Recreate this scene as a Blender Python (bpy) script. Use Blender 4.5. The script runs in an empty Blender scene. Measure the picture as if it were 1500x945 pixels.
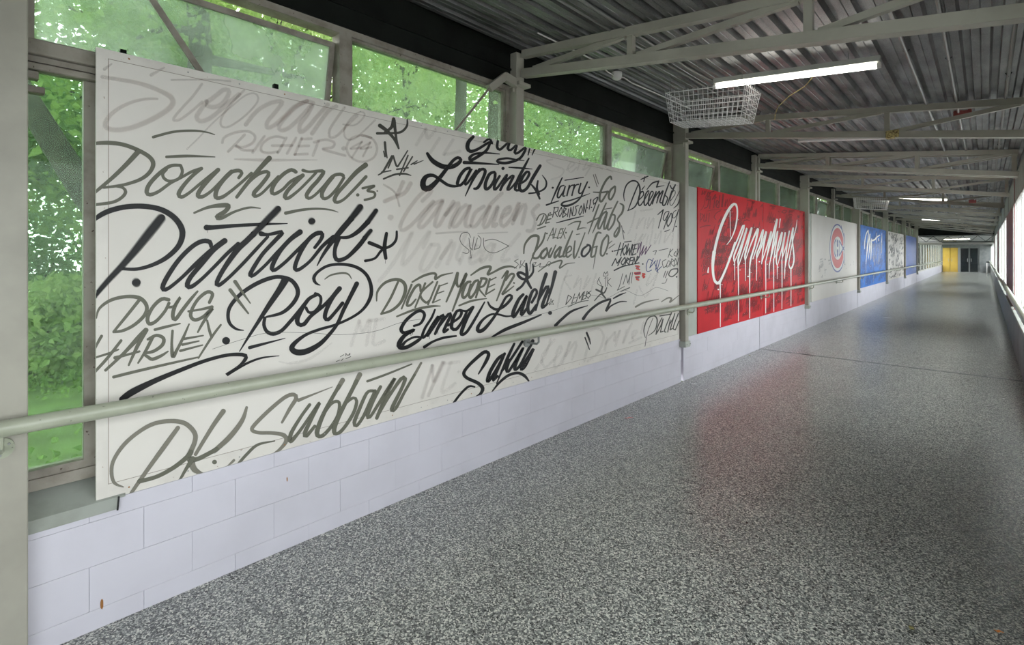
import bpy, bmesh, math, random
from mathutils import Vector, Matrix
R = random.Random(7)
sc = bpy.context.scene
COL = sc.collection
# ------------------------------------------------------------------ camera
CAM = (2.914, 0.0, 1.70)
cd = bpy.data.cameras.new('camera'); cam = bpy.data.objects.new('camera', cd); COL.objects.link(cam)
cam.location = CAM; cam.rotation_euler = (math.pi/2, 0, 0.759)
cd.sensor_width = 36; cd.lens = 730/1500*36; cd.shift_y = -101.0/1500; cd.clip_start = 0.02; cd.clip_end = 500
sc.camera = cam
# ------------------------------------------------------------------ world, exposure
w = bpy.data.worlds.new('overcast_sky'); sc.world = w; w.use_nodes = True
bg = w.node_tree.nodes['Background']; bg.inputs[0].default_value = (0.97, 0.985, 1.0, 1); bg.inputs[1].default_value = 7.0
vs = sc.view_settings; vs.view_transform = 'Standard'; vs.look = 'None'; vs.gamma = 1; vs.use_curve_mapping = False; vs.exposure = -0.22
try:
    sc.cycles.transparent_max_bounces = 24; sc.cycles.sample_clamp_indirect = 6
except Exception: pass
TUBE_E = 8.5

# ------------------------------------------------------------------ helpers
class MB:
    """collects verts / faces of one mesh"""
    def __init__(s): s.v = []; s.f = []; s.a = []
    def add(s, vs, fs):
        n = len(s.v); s.v += [tuple(p) for p in vs]; s.f += [tuple(i+n for i in f) for f in fs]; return s
    def box(s, x0, x1, y0, y1, z0, z1):
        vs = [(x, y, z) for z in (z0, z1) for y in (y0, y1) for x in (x0, x1)]
        return s.add(vs, [(0,2,3,1),(4,5,7,6),(0,1,5,4),(2,6,7,3),(0,4,6,2),(1,3,7,5)])
    def cbox(s, x0, x1, y0, y1, z0, z1, b):
        """box with chamfered edges (8 corners cut)"""
        bm = bmesh.new(); bmesh.ops.create_cube(bm, size=1)
        for q in bm.verts: q.co = Vector(((x0+x1)/2+q.co.x*(x1-x0), (y0+y1)/2+q.co.y*(y1-y0), (z0+z1)/2+q.co.z*(z1-z0)))
        bmesh.ops.bevel(bm, geom=bm.edges[:], offset=b, segments=1, affect='EDGES')
        bm.verts.index_update()
        s.add([q.co[:] for q in bm.verts], [[q.index for q in f.verts] for f in bm.faces]); bm.free(); return s
    def beam(s, a, b, wy, wz, up=(0,0,1)):
        """rectangular bar from a to b: wy sideways, wz along up"""
        a = Vector(a); b = Vector(b); d = (b-a).normalized(); up = Vector(up)
        sd = d.cross(up).normalized(); u = sd.cross(d).normalized()
        vs = []
        for p in (a, b):
            for i, j in ((-1,-1),(1,-1),(1,1),(-1,1)): vs.append(p+sd*i*wy/2+u*j*wz/2)
        return s.add(vs, [(0,1,2,3),(7,6,5,4),(0,4,5,1),(1,5,6,2),(2,6,7,3),(3,7,4,0)])
    def tube(s, pts, r, n=10, caps=True):
        pts = [Vector(p) for p in pts]
        rs = r if isinstance(r, (list, tuple)) else [r]*len(pts)
        base = len(s.v); prev = None
        for i, p in enumerate(pts):
            d = (pts[min(i+1, len(pts)-1)]-pts[max(i-1, 0)]).normalized()
            if prev is None:
                ref = Vector((0,0,1)) if abs(d.z) < 0.9 else Vector((1,0,0))
                a = d.cross(ref).normalized()
            else:
                a = (prev-d*prev.dot(d)).normalized()
            prev = a; b = d.cross(a)
            for k in range(n):
                t = 2*math.pi*k/n
                s.v.append(tuple(p+(a*math.cos(t)+b*math.sin(t))*rs[i]))
        for i in range(len(pts)-1):
            for k in range(n):
                k2 = (k+1) % n
                s.f.append((base+i*n+k, base+i*n+k2, base+(i+1)*n+k2, base+(i+1)*n+k))
        if caps:
            s.f.append(tuple(base+k for k in range(n))[::-1]); s.f.append(tuple(base+(len(pts)-1)*n+k for k in range(n)))
        return s
    def build(s, name, mat, parent=None, smooth=False, loc=None, recalc=True):
        me = bpy.data.meshes.new(name); me.from_pydata(s.v, [], s.f)
        if recalc and len(s.f) < 60000:
            bm = bmesh.new(); bm.from_mesh(me); bmesh.ops.recalc_face_normals(bm, faces=bm.faces[:]); bm.to_mesh(me); bm.free()
        if s.a:
            at = me.attributes.new('a', 'FLOAT', 'POINT'); at.data.foreach_set('value', s.a)
        if smooth:
            me.polygons.foreach_set('use_smooth', [True]*len(me.polygons))
            try: me.set_sharp_from_angle(angle=0.7)
            except Exception: pass
        me.materials.append(mat)
        o = bpy.data.objects.new(name, me); COL.objects.link(o)
        if parent: o.parent = parent
        if loc: o.location = loc
        return o

def tag(o, label=None, cat=None, group=None, kind=None):
    if label: o['label'] = label
    if cat: o['category'] = cat
    if group: o['group'] = group
    if kind: o['kind'] = kind
    return o
def empty(name, loc=(0,0,0), rot=(0,0,0)):
    o = bpy.data.objects.new(name, None); COL.objects.link(o); o.location = loc; o.rotation_euler = rot
    o.empty_display_size = 0.1
    return o
def thing(name, label, cat, loc=(0,0,0), group=None, rot=(0,0,0)): return tag(empty(name, loc, rot), label, cat, group)
def struct(name, mb, mat, label=None, smooth=False):
    return tag(mb.build(name, mat, None, smooth), label, None, None, 'structure')
def copy_tree(o, parent=None):
    c = o.copy(); COL.objects.link(c)
    if parent: c.parent = parent
    for ch in list(o.children): copy_tree(ch, c)
    return c
ORD = ['first','second','third','fourth','fifth','sixth','seventh','eighth','ninth','tenth','eleventh','twelfth','thirteenth','fourteenth','fifteenth']

# ------------------------------------------------------------------ materials
def mat(name, col, rough=0.6, metal=0.0, spec=0.5):
    m = bpy.data.materials.new(name); m.use_nodes = True
    b = m.node_tree.nodes['Principled BSDF']
    b.inputs['Base Color'].default_value = (*col, 1); b.inputs['Roughness'].default_value = rough; b.inputs['Metallic'].default_value = metal
    b.inputs['Specular IOR Level'].default_value = spec
    return m
def nd(m, t): return m.node_tree.nodes.new(t)
def lk(m, a, b): m.node_tree.links.new(a, b)
def coords(m, scale=(1,1,1)):
    g = nd(m, 'ShaderNodeNewGeometry'); mp = nd(m, 'ShaderNodeMapping'); mp.inputs['Scale'].default_value = scale
    lk(m, g.outputs['Position'], mp.inputs['Vector']); return mp.outputs[0]
def noise(m, vec, scale, detail=3, rough=0.55):
    n = nd(m, 'ShaderNodeTexNoise'); n.inputs['Scale'].default_value = scale; n.inputs['Detail'].default_value = detail; n.inputs['Roughness'].default_value = rough
    lk(m, vec, n.inputs['Vector']); return n.outputs['Fac']
def ramp(m, fac, stops):
    r = nd(m, 'ShaderNodeValToRGB'); e = r.color_ramp.elements
    while len(e) < len(stops): e.new(0.5)
    for el, (p, c) in zip(e, stops): el.position = p; el.color = (*c, 1) if len(c) == 3 else c
    lk(m, fac, r.inputs['Fac']); return r.outputs['Color']
def mixc(m, fac, a, b, mode='MIX'):
    n = nd(m, 'ShaderNodeMix'); n.data_type = 'RGBA'; n.blend_type = mode
    for sock, val in ((n.inputs['Factor'], fac), (n.inputs[6], a), (n.inputs[7], b)):
        if hasattr(val, 'is_linked') or hasattr(val, 'links'): lk(m, val, sock)
        elif isinstance(val, (int, float)): sock.default_value = val
        else: sock.default_value = (*val, 1)
    return n.outputs[2]
def bsdf(m): return m.node_tree.nodes['Principled BSDF']
def bump(m, h, strength=0.2, dist=0.002):
    b = nd(m, 'ShaderNodeBump'); b.inputs['Strength'].default_value = strength; b.inputs['Distance'].default_value = dist
    lk(m, h, b.inputs['Height']); lk(m, b.outputs[0], bsdf(m).inputs['Normal'])
def worn(name, col, dark, rough=0.5, amount=0.5, scale=6, chips=None, spec=0.4):
    """painted surface with grime blotches and a few chips"""
    m = mat(name, col, rough, 0, spec); v = coords(m)
    f = noise(m, v, scale, 5)
    c = ramp(m, f, [(0.35, dark), (0.35+0.35*amount+0.05, col)])
    if chips:
        f2 = noise(m, v, 45, 2)
        k = ramp(m, f2, [(0.70, (0,0,0)), (0.73, (1,1,1))])
        c = mixc(m, k, c, chips)
    lk(m, c, bsdf(m).inputs['Base Color']); bump(m, f, 0.08, 0.003); return m

M = {}
M['steel'] = worn('painted_steel_grey_green', (.37,.355,.30), (.315,.30,.255), .45, .5, 3)
M['rail'] = worn('handrail_paint', (.38,.40,.31), (.33,.35,.265), .32, .4, 5, chips=(.16,.16,.13), spec=.5)
M['frame'] = worn('window_frame_paint', (.30,.275,.235), (.20,.175,.145), .5, .5, 8, chips=(.09,.06,.045))
M['sill'] = worn('sill_paint', (.33,.35,.315), (.26,.275,.24), .5, .5, 5)
M['block'] = worn('lilac_white_block_paint', (.60,.585,.65), (.56,.545,.605), .6, .5, 2.2, chips=None)
M['mortar'] = mat('joint_paint', (.55,.535,.59), .8)
M['beam_dark'] = worn('black_steel', (.010,.012,.010), (.006,.007,.006), .7, .5, 4, spec=.15)
M['white'] = worn('mural_white_paint', (.69,.66,.615), (.655,.625,.575), .5, .45, 1.3, spec=.3)
M['trim'] = worn('panel_edge_paint', (.69,.66,.61), (.63,.60,.555), .45, .5, 6, chips=(.33,.24,.18))
M['filler'] = worn('filler_plate_paint', (.40,.425,.38), (.36,.385,.34), .5, .5, 3)
M['red'] = worn('mural_red_paint', (.56,.012,.02), (.47,.010,.017), .5, .5, 2.5, spec=.2)
M['blue'] = worn('mural_blue_paint', (.03,.19,.62), (.02,.13,.47), .5, .7, 5, spec=.2)
M['blue2'] = worn('mural_deep_blue_paint', (.06,.12,.40), (.04,.09,.30), .5, .7, 2, spec=.2)
M['whitewire'] = mat('white_wire', (.80,.79,.80), .4)
M['housing'] = mat('fixture_white', (.72,.70,.68), .4)
M['galv'] = mat('galvanised_conduit', (.30,.30,.285), .5, .6)
M['redbrown'] = worn('red_brown_panel_paint', (.33,.085,.08), (.27,.065,.06), .5, .5, 4)
M['darkgrey'] = worn('dark_grey_panel', (.17,.18,.18), (.12,.13,.13), .5, .6, 3)
M['palegrey'] = mat('pale_grey_paint', (.50,.50,.46), .5)
M['black'] = mat('black_plastic', (.015,.015,.015), .5)
M['yellow'] = worn('yellow_lit_door', (.55,.38,.07), (.50,.33,.06), .35, .5, 2)  # yellow of the lit interior behind is put into the door colour
M['doorglass'] = mat('dark_door_glass', (.012,.016,.018), .06, 0, .6)
M['alu'] = mat('aluminium_frame', (.30,.31,.30), .4, .5)
M['concrete'] = worn('pale_paving', (.42,.42,.40), (.36,.36,.35), .8, .5, 1)
M['plain'] = worn('plain_painted_wall', (.60,.60,.60), (.54,.54,.54), .6, .5, 2)
M['seam'] = mat('rust_grey_seam', (.24,.20,.16), .8)  # dark line drawn along the inner edge of the trim
M['rust'] = mat('rust_stain', (.30,.13,.035), .8)
M['scrapred'] = mat('red_plastic_scrap', (.65,.03,.03), .4)
M['scraporange'] = mat('orange_leaf', (.75,.25,.04), .6)
M['scrapolive'] = mat('olive_leaf', (.22,.20,.07), .7)
M['paper'] = mat('paper_scrap', (.80,.80,.80), .7)
M['sticker'] = worn('sticker_yellow_brown', (.55,.45,.18), (.12,.07,.03), .5, .6, 70)

def deck_mat():
    m = mat('galvanised_deck', (.35,.35,.36), .38, .75, .5); v = coords(m, (1, .35, 1))
    f = noise(m, v, 5, 4, .55); f2 = noise(m, coords(m), 170, 2)
    c = ramp(m, f, [(.28, (.15,.15,.145)), (.52, (.28,.28,.28)), (.75, (.38,.38,.38))])
    c2 = ramp(m, f2, [(.35, (.75,.75,.75)), (.65, (1.1,1.1,1.1))])
    lk(m, mixc(m, 1.0, c, c2, 'MULTIPLY'), bsdf(m).inputs['Base Color'])
    lk(m, ramp(m, f, [(.3, (.55,)*3), (.8, (.28,)*3)]), bsdf(m).inputs['Roughness'])
    return m
M['deck'] = deck_mat()
def floor_mat():
    m = mat('speckled_epoxy_floor', (.2,.2,.2), .30, 0, .7); v = coords(m)
    vo = nd(m, 'ShaderNodeTexVoronoi'); vo.inputs['Scale'].default_value = 150; lk(m, v, vo.inputs['Vector'])
    sep = nd(m, 'ShaderNodeSeparateColor'); lk(m, vo.outputs['Color'], sep.inputs[0])
    c = ramp(m, sep.outputs[0], [(.0, (.03,.032,.031)), (.28, (.085,.09,.086)), (.50, (.215,.225,.212)), (.72, (.40,.415,.38)), (.92, (.78,.78,.70))])
    for e in c.node.color_ramp.elements: pass
    big = noise(m, v, .9, 3); c3 = ramp(m, big, [(.3, (.86,.86,.86)), (.7, (1.05,1.05,1.05))])
    lk(m, mixc(m, 1.0, c, c3, 'MULTIPLY'), bsdf(m).inputs['Base Color'])
    rr = ramp(m, sep.outputs[1], [(0, (.24,)*3), (1, (.42,)*3)]); lk(m, rr, bsdf(m).inputs['Roughness'])
    bump(m, sep.outputs[2], .25, .0010)
    bsdf(m).inputs['Coat Weight'].default_value = .5; bsdf(m).inputs['Coat Roughness'].default_value = .23; bsdf(m).inputs['Coat IOR'].default_value = 1.5
    return m
M['floor'] = floor_mat()
def glass_mat(name, tint, haze, hazecol, refl=0.10):
    m = bpy.data.materials.new(name); m.use_nodes = True; nt = m.node_tree
    for n in list(nt.nodes):
        if n.type != 'OUTPUT_MATERIAL': nt.nodes.remove(n)
    out = [n for n in nt.nodes if n.type == 'OUTPUT_MATERIAL'][0]
    tr = nd(m, 'ShaderNodeBsdfTransparent'); tr.inputs[0].default_value = (*tint, 1)
    df = nd(m, 'ShaderNodeBsdfTranslucent'); df.inputs[0].default_value = (*hazecol, 1)
    gl = nd(m, 'ShaderNodeBsdfGlossy'); gl.inputs['Roughness'].default_value = .01
    v = coords(m); f = noise(m, v, 2.2, 6); hz = nd(m, 'ShaderNodeMapRange')
    hz.inputs['From Min'].default_value = .3; hz.inputs['From Max'].default_value = .75; hz.inputs['To Min'].default_value = haze*(.35 if haze < .5 else .95); hz.inputs['To Max'].default_value = min(haze*1.5, .9)
    lk(m, f, hz.inputs['Value'])
    a = nd(m, 'ShaderNodeMixShader'); lk(m, hz.outputs[0], a.inputs[0]); lk(m, tr.outputs[0], a.inputs[1]); lk(m, df.outputs[0], a.inputs[2])
    fr = nd(m, 'ShaderNodeLayerWeight'); fr.inputs[0].default_value = refl
    b = nd(m, 'ShaderNodeMixShader'); lk(m, fr.outputs['Fresnel'], b.inputs[0]); lk(m, a.outputs[0], b.inputs[1]); lk(m, gl.outputs[0], b.inputs[2])
    lk(m, (b if refl else a).outputs[0], out.inputs['Surface'])
    return m
M['glass'] = glass_mat('dusty_green_glass', (.74,.85,.76), .15, (.66,.74,.68), .13)
M['dustglass'] = glass_mat('very_dusty_green_glass', (.72,.82,.75), .27, (.66,.72,.68), .14)
M['pane'] = glass_mat('lower_window_glass', (.74,.86,.76), .08, (.5,.6,.52), .16)
M['frost'] = glass_mat('slightly_milky_glazing', (.96,.98,.98), .16, (.9,.92,.93), .0)
M['clear'] = glass_mat('clear_window_glass', (.93,.95,.94), .04, (.9,.9,.9), .12)
def emis(name, col, s):
    m = bpy.data.materials.new(name); m.use_nodes = True; b = bsdf(m)
    b.inputs['Base Color'].default_value = (.9,.9,.9,1); b.inputs['Emission Color'].default_value = (*col, 1); b.inputs['Emission Strength'].default_value = s
    return m
M['tube_on'] = emis('lit_fluorescent_tube', (1.0,.97,.88), TUBE_E)
M['tube_off'] = mat('unlit_fluorescent_tube', (.78,.74,.74), .3)
def leaf_mat(name, col, var):
    m = bpy.data.materials.new(name); m.use_nodes = True; nt = m.node_tree
    for n in list(nt.nodes):
        if n.type != 'OUTPUT_MATERIAL': nt.nodes.remove(n)
    out = [n for n in nt.nodes if n.type == 'OUTPUT_MATERIAL'][0]
    v = coords(m); f = noise(m, v, 2.2, 4)
    c = ramp(m, f, [(.3, var), (.7, col)])
    d = nd(m, 'ShaderNodeBsdfDiffuse'); t = nd(m, 'ShaderNodeBsdfTranslucent'); lk(m, c, d.inputs[0]); lk(m, c, t.inputs[0])
    mx = nd(m, 'ShaderNodeMixShader'); mx.inputs[0].default_value = .5; lk(m, d.outputs[0], mx.inputs[1]); lk(m, t.outputs[0], mx.inputs[2]); lk(m, mx.outputs[0], out.inputs['Surface'])
    return m
M['leaf'] = leaf_mat('maple_leaf', (.31,.43,.15), (.16,.28,.08))
M['leaf2'] = leaf_mat('pale_leaf', (.48,.56,.26), (.26,.40,.14))
M['leaf3'] = leaf_mat('dark_leaf', (.21,.33,.13), (.11,.21,.08))
M['bark'] = worn('bark', (.060,.055,.045), (.03,.028,.024), .9, .6, 9)
M['grass'] = worn('lawn', (.13,.20,.06), (.08,.12,.035), .9, .7, 3)
def paint(name, col, rough=.45):
    m = mat(name, col, rough, 0, .2); at = nd(m, 'ShaderNodeAttribute'); at.attribute_name = 'a'
    lk(m, at.outputs['Fac'], bsdf(m).inputs['Alpha']); return m
INK = {'k': paint('black_spray_paint', (.017,.017,.018)), 'g': paint('olive_grey_spray_paint', (.135,.135,.105)),
       'b': paint('brown_grey_spray_paint', (.20,.19,.155)), 'h': paint('charcoal_spray_paint', (.07,.07,.06)),
       'f': paint('faint_mauve_spray_paint', (.30,.20,.17)), 'e': paint('palest_grey_spray_paint', (.34,.27,.25)),
       'w': paint('white_lettering_paint', (.80,.80,.76)), 'd': paint('dark_red_scribble_paint', (.20,.008,.013)),
       'n': paint('navy_marker', (.03,.045,.18)), 'r': paint('red_marker', (.62,.05,.03)), 'p': paint('purple_marker', (.10,.04,.10)),
       'c': paint('deep_blue_scribble_paint', (.02,.11,.40)), 'q': paint('white_mist_paint', (.85,.88,.90)),
       'R': paint('logo_red_paint', (.60,.05,.055)), 'B': paint('logo_blue_paint', (.055,.075,.29)), 'W': paint('logo_white_paint', (.78,.77,.74)),
       'l': paint('pencil_grey_scribble', (.33,.32,.31))}
# ------------------------------------------------------------------ layout
def C(i): return .067 + 3.14*i           # column lines along the corridor (+Y), mural wall at X = 0
WR = 3.287                               # right wall
ZB, ZT = .574, 2.634                     # mural bottom / top
YN, YE = -6.3, 61.4
def deckz(x): return 3.475 - .118*x
# ------------------------------------------------------------------ floor and ground
fl = struct('floor', MB().box(-.003, WR+.02, YN, YE, -.15, 0), M['floor'], 'speckled grey epoxy floor of the corridor')
MB().box(0, WR, C(3)-.018, C(3)+.018, -.002, .004).build('expansion_joint', M['darkgrey'], fl)
MB().box(0, WR, C(3)-.03, C(3)-.024, -.002, .002).build('joint_edge', M['alu'], fl)
def ground(name, x0, x1, m, label, z=-.12):
    n = 24; mb = MB(); vs = []; fs = []
    for j in range(n+1):
        for i in range(n+1):
            x = x0+(x1-x0)*i/n; y = -30+110*j/n
            vs.append((x, y, z + (.10*math.sin(x*.9+y*.31)*min(1, abs(x+.2)/4) if name == 'lawn' else 0)))
    for j in range(n):
        for i in range(n): a = j*(n+1)+i; fs.append((a, a+1, a+n+2, a+n+1))
    return tag(mb.add(vs, fs).build(name, m, None, True), label, 'ground', None, 'structure')
ground('lawn', -60, -.2, M['grass'], 'green lawn outside the mural side windows')
ground('pavement', WR+.2, 60, M['concrete'], 'pale pavement outside the bright windows')
# ------------------------------------------------------------------ left wall
core = MB()
for a, b in ((-2, 0), (0, 2), (2, 3), (3, 4), (4, 6), (6, 8), (8, 10), (10, 12)):
    core.box(-.20, -.006, C(a)+(.05 if a % 2 == 0 else .012), C(b)-(.02 if b % 2 == 0 else .012), 0, .570)
core.box(-.20, -.075, YN, 38, 0, .570)
core.box(-.20, -.006, C(12)+.05, YE, 0, .570)
wl = struct('wall_left', core, M['mortar'], 'low white painted block wall under the murals')
courses = [(.0, .0905), (.0915, .2905), (.2915, .4905), (.4915, .572)]
shared = {}
rest = MB()
for a, b in ((0, 2), (2, 3), (3, 4), (4, 6), (6, 8), (8, 10), (10, 12)):
    y0 = C(a)+(.05 if a % 2 == 0 else .012); y1 = C(b)-(.02 if b % 2 == 0 else .012)
    for ci, (z0, z1) in enumerate(courses):
        off = .2 if ci % 2 else 0.0
        y = y0-off
        while y < y1-.01:
            ya, yb = max(y, y0)+.0004, min(y+.3999, y1)-.0004
            y += .4
            if yb-ya < .02: continue
            jit = R.uniform(-.0006, .0006)
            if ya > 17.5: rest.box(-.09, jit, ya, yb, z0, z1); continue
            key = (ci, round(yb-ya, 3))
            if key not in shared:
                L = yb-ya; shared[key] = MB().cbox(-.09, 0, -L/2, L/2, z0, z1, .0012).build('block', M['block'], wl)
                o = shared[key]
            else:
                o = shared[key].copy(); COL.objects.link(o); o.parent = wl
            o.location = (jit, (ya+yb)/2, 0)
tag(rest.build('far_blocks', M['block'], wl), None, None, None, 'stuff')
# paint back part, unseen backing added behind murals to stop light leaks
bk = MB()
for a, b in ((-2, -1), (-1, 0)): bk.box(-.09, 0, C(a)+.05, C(b)-.05, 0, .572)
bk.box(-.09, 0, C(12)+.06, YE, 0, .60)
bk.build('painted_base', M['block'], wl)
MB().box(-.20, -.16, 1.62, C(12)+.3, .56, 2.60).box(-.20, -.06, YN, C(0)-.1, .56, 2.60).build('added_backing', M['plain'], wl)
# damage marks on the painted blocks: chipped spot, rust runs
for (px, pz, s) in ((.36, .105, 1.0), (1.19, .40, .6)):
    mb = MB(); pts = [(math.cos(t)*.005*s*(1+.5*R.random()), math.sin(t)*.018*s*(1+.5*R.random())) for t in [k*math.pi/5 for k in range(10)]]
    mb.add([(.0016, px+p[0], pz+p[1]) for p in pts]+[(.003, px, pz)], [(i, (i+1) % 10, 10) for i in range(10)]).build('rust_mark', M['rust'], wl)
# eave beam (dark steel) above the windows
bm_ = MB().box(-.24, -.10, YN, 38.4, 3.165, 3.62).box(-.26, -.085, YN, 38.4, 3.165, 3.185).box(-.26, -.085, YN, 38.4, 3.30, 3.315)
struct('trim_1', bm_, M['beam_dark'], 'dark steel eave beam above the mural side windows')
# ------------------------------------------------------------------ ceiling deck
top = MB()
top.add([(-.45, YN, deckz(-.45)+.10), (3.75, YN, deckz(3.75)+.10), (3.75, 38.2, deckz(3.75)+.10), (-.45, 38.2, deckz(-.45)+.10),
         (-.45, YN, deckz(-.45)+.14), (3.75, YN, deckz(3.75)+.14), (3.75, 38.2, deckz(3.75)+.14), (-.45, 38.2, deckz(-.45)+.14)],
        [(0,1,2,3),(4,7,6,5),(0,4,5,1),(1,5,6,2),(2,6,7,3),(3,7,4,0)])
ce = struct('ceiling', top, M['beam_dark'], 'corrugated galvanised steel roof deck over the corridor')
P = .1525
prof = []
for k in range(4):
    x = k*P
    prof += [(x, .0), (x+.043, .0), (x+.047, .006), (x+.051, .0), (x+.094, .0), (x+.104, .040), (x+.1425, .040)]
prof += [(4*P, .0)]
L = 2*3.14
vs = [(x, y, z) for y in (0, L) for x, z in prof]
n = len(prof)
sheet = MB().add(vs, [(i, i+1, n+i+1, n+i) for i in range(n-1)])
proto = None
for seg in range(-1, 6):
    for q in range(6):
        if proto is None: o = proto = sheet.build('deck_sheet', M['deck'], ce)
        else: o = proto.copy(); COL.objects.link(o); o.parent = ce
        x = -.03+q*.61*math.cos(.1175)
        o.location = (x, C(2*seg)-.02+R.uniform(-.01, .01), deckz(x)+.001*(q % 2)); o.rotation_euler = (0, .1175, 0)
# ------------------------------------------------------------------ columns on the mural side
def column(i):
    even = i % 2 == 0
    x0, x1 = (-.11, .07) if even else (-.125, -.028)
    yc = C(i); z0 = .50 if even else .575
    name = ORD[i] if i >= 0 else None
    lab = ('%s grey steel column from the near end of the mural wall' % name) if i > 0 else 'wide grey steel column at the left edge, in front of lowest window'
    if i < 0: lab = 'grey steel column behind the photographer on the mural side, number %d back' % -i
    t = thing('steel_column', lab, 'column', (0, yc, z0), 'steel columns along the mural wall')
    offs = (0,) if i != 3 else (-.085, .085)
    for dy in offs:
        wy = .05 if i != 3 else .04
        MB().cbox(x0, x1, dy-wy, dy+wy, 0 if i else -.5, 3.45-z0, .004).build('post', M['steel'], t)
    MB().cbox(x0-.01, max(x1+.05, .03), -.075, .075, 3.15-z0, 3.18-z0, .003).build('seat_plate', M['steel'], t)
    MB().beam((x1-.02, -.055, 3.10-z0), (x1-.02, -.055, 3.17-z0), .012, .05, (0, 1, 0)).build('bracket', M['steel'], t)
    if even and i > 0:
        MB().cbox(-.02, .085, -.075, .075, -.03, .045, .004).build('base_plate', M['filler'], t)
        MB().tube([(.09, -.05, .01), (.097, -.05, .01)], .008, 6).tube([(.09, .05, .01), (.097, .05, .01)], .008, 6).build('bolt', M['alu'], t)
    return t
for i in range(-2, 13): column(i)
# ------------------------------------------------------------------ trusses
def truss(y, lab):
    t = thing('roof_truss', lab, 'truss', (0, y, 2.7), 'roof trusses crossing the corridor')
    tz = lambda x: 3.428-.118*x-2.7
    bz = lambda x: 3.262-.158*x-2.7
    x0, x1 = .01, 3.24
    MB().beam((x0, 0, tz(x0)), (x1, 0, tz(x1)), .06, .062).build('top_chord', M['steel'], t)
    MB().beam((x0, 0, bz(x0)), (x1, 0, bz(x1)), .075, .066).build('bottom_chord', M['steel'], t)
    nodes = [.08, 1.06, 2.19, 3.2]
    for x in nodes[1:]: MB().beam((x, 0, bz(x)+.03), (x, 0, tz(x)-.028), .045, .045, (0,1,0)).build('vertical_post', M['steel'], t)
    for a, b in zip(nodes, nodes[1:]):
        MB().beam((a+.05, 0, bz(a+.05)+.03), (b-.05, 0, tz(b-.05)-.02), .04, .04).build('diagonal', M['steel'], t)
    return t
k = 0
for i in range(-1, 13):
    ys = (C(i)-.085, C(i)+.085) if i == 3 else (C(i),)
    for y in ys:
        if i < 1: lab = 'roof truss out of view %s the photographer' % ('above' if i == 0 else 'behind')
        else: lab = '%s grey roof truss counted from the near end' % ORD[k]; k += 1
        truss(y, lab)
# ------------------------------------------------------------------ mural side windows
WX = -.15
def rect_frame(name, y0, y1, z0, z1, wd, x0, x1, m, parent):
    mb = MB(); mb.box(x0, x1, y0, y1, z0, z0+wd); mb.box(x0, x1, y0, y1, z1-wd, z1); mb.box(x0, x1, y0, y0+wd, z0+wd, z1-wd); mb.box(x0, x1, y1-wd, y1, z0+wd, z1-wd)
    return mb.build(name, m, parent)
def upper_window(n, y0, y1, opened):
    t = tag(empty('window_%d' % n, (0, (y0+y1)/2, 2.6)), 'clerestory window %s above the mural wall, %s along' % ('tilted open' if opened else 'closed', ORD[n-1] if n <= 15 else 'far'), None, None, 'structure')
    h0, h1 = 0.0, .565; hw = (y1-y0)/2
    rect_frame('frame', -hw, hw, h0, h1, .042, WX-.05, WX+.05, M['frame'], t)
    if opened:
        s = empty('sash', (WX-.01, 0, h1-.095)); s.parent = t; s.rotation_euler = (0, math.radians(11.5), 0)
        H = .43
        rect_frame('sash_frame', -hw+.05, hw-.05, -H, 0, .032, -.018, .018, M['frame'], s)
        MB().box(-.003, .003, -hw+.07, hw-.07, -H+.02, -.02).build('pane', M['dustglass'], s)
    else:
        rect_frame('sash_frame', -hw+.036, hw-.036, h0+.036, h1-.036, .022, WX-.03, WX+.03, M['frame'], t)
        MB().box(WX-.003, WX+.003, -hw+.045, hw-.045, h0+.045, h1-.045).build('pane', M['glass'], t)
    return t
n = 1
OPEN = {0: (1, 0), 1: (0, 1), 2: (1, 0), 3: (0, 0), 4: (0, 1), 5: (0, 0), 6: (1, 0)}
WIN = []
for i in list(range(0, 12))+[-1, -2]:
    op = OPEN.get(i, (0, 0)); mid = (C(i)+C(i+1))/2-.03
    WIN.append(upper_window(n, C(i)+(.05 if i else .0), mid-.0, op[0])); n += 1
    WIN.append(upper_window(n, mid+.0, C(i+1)-.06, op[1])); n += 1
# operator rods, clips of the first open window and the bent arm of the next one
t = WIN[0]
def wbeam(name, a, b, wd, m, parent, th=None):
    off = Vector((0, parent.location.y, parent.location.z))
    return MB().beam(Vector(a)-off, Vector(b)-off, wd, th or wd).build(name, m, parent)
wbeam('operator_rod', (-.115, .47, 3.12), (-.115, .81, 2.63), .014, M['frame'], t, .03)
for yy, hh in ((.455, .04), (.66, .018), (.96, .018), (1.17, .05)):
    off = t.location.y
    MB().box(-.13, -.10, yy-off-.012, yy-off+.012, .035, .045+hh).box(-.13, -.095, yy-off-.03, yy-off+.03, .030, .046).build('latch', M['beam_dark'], t)
t = WIN[1]
wbeam('operator_arm', (-.02, 3.15, 3.165), (-.02, 3.0, 3.19), .045, M['steel'], t, .07)
wbeam('operator_arm', (-.02, 3.015, 3.20), (-.03, 2.83, 3.05), .045, M['steel'], t, .06)
wbeam('operator_rod', (-.03, 2.84, 3.06), (-.06, 2.45, 2.60), .014, M['frame'], t, .016)
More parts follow.
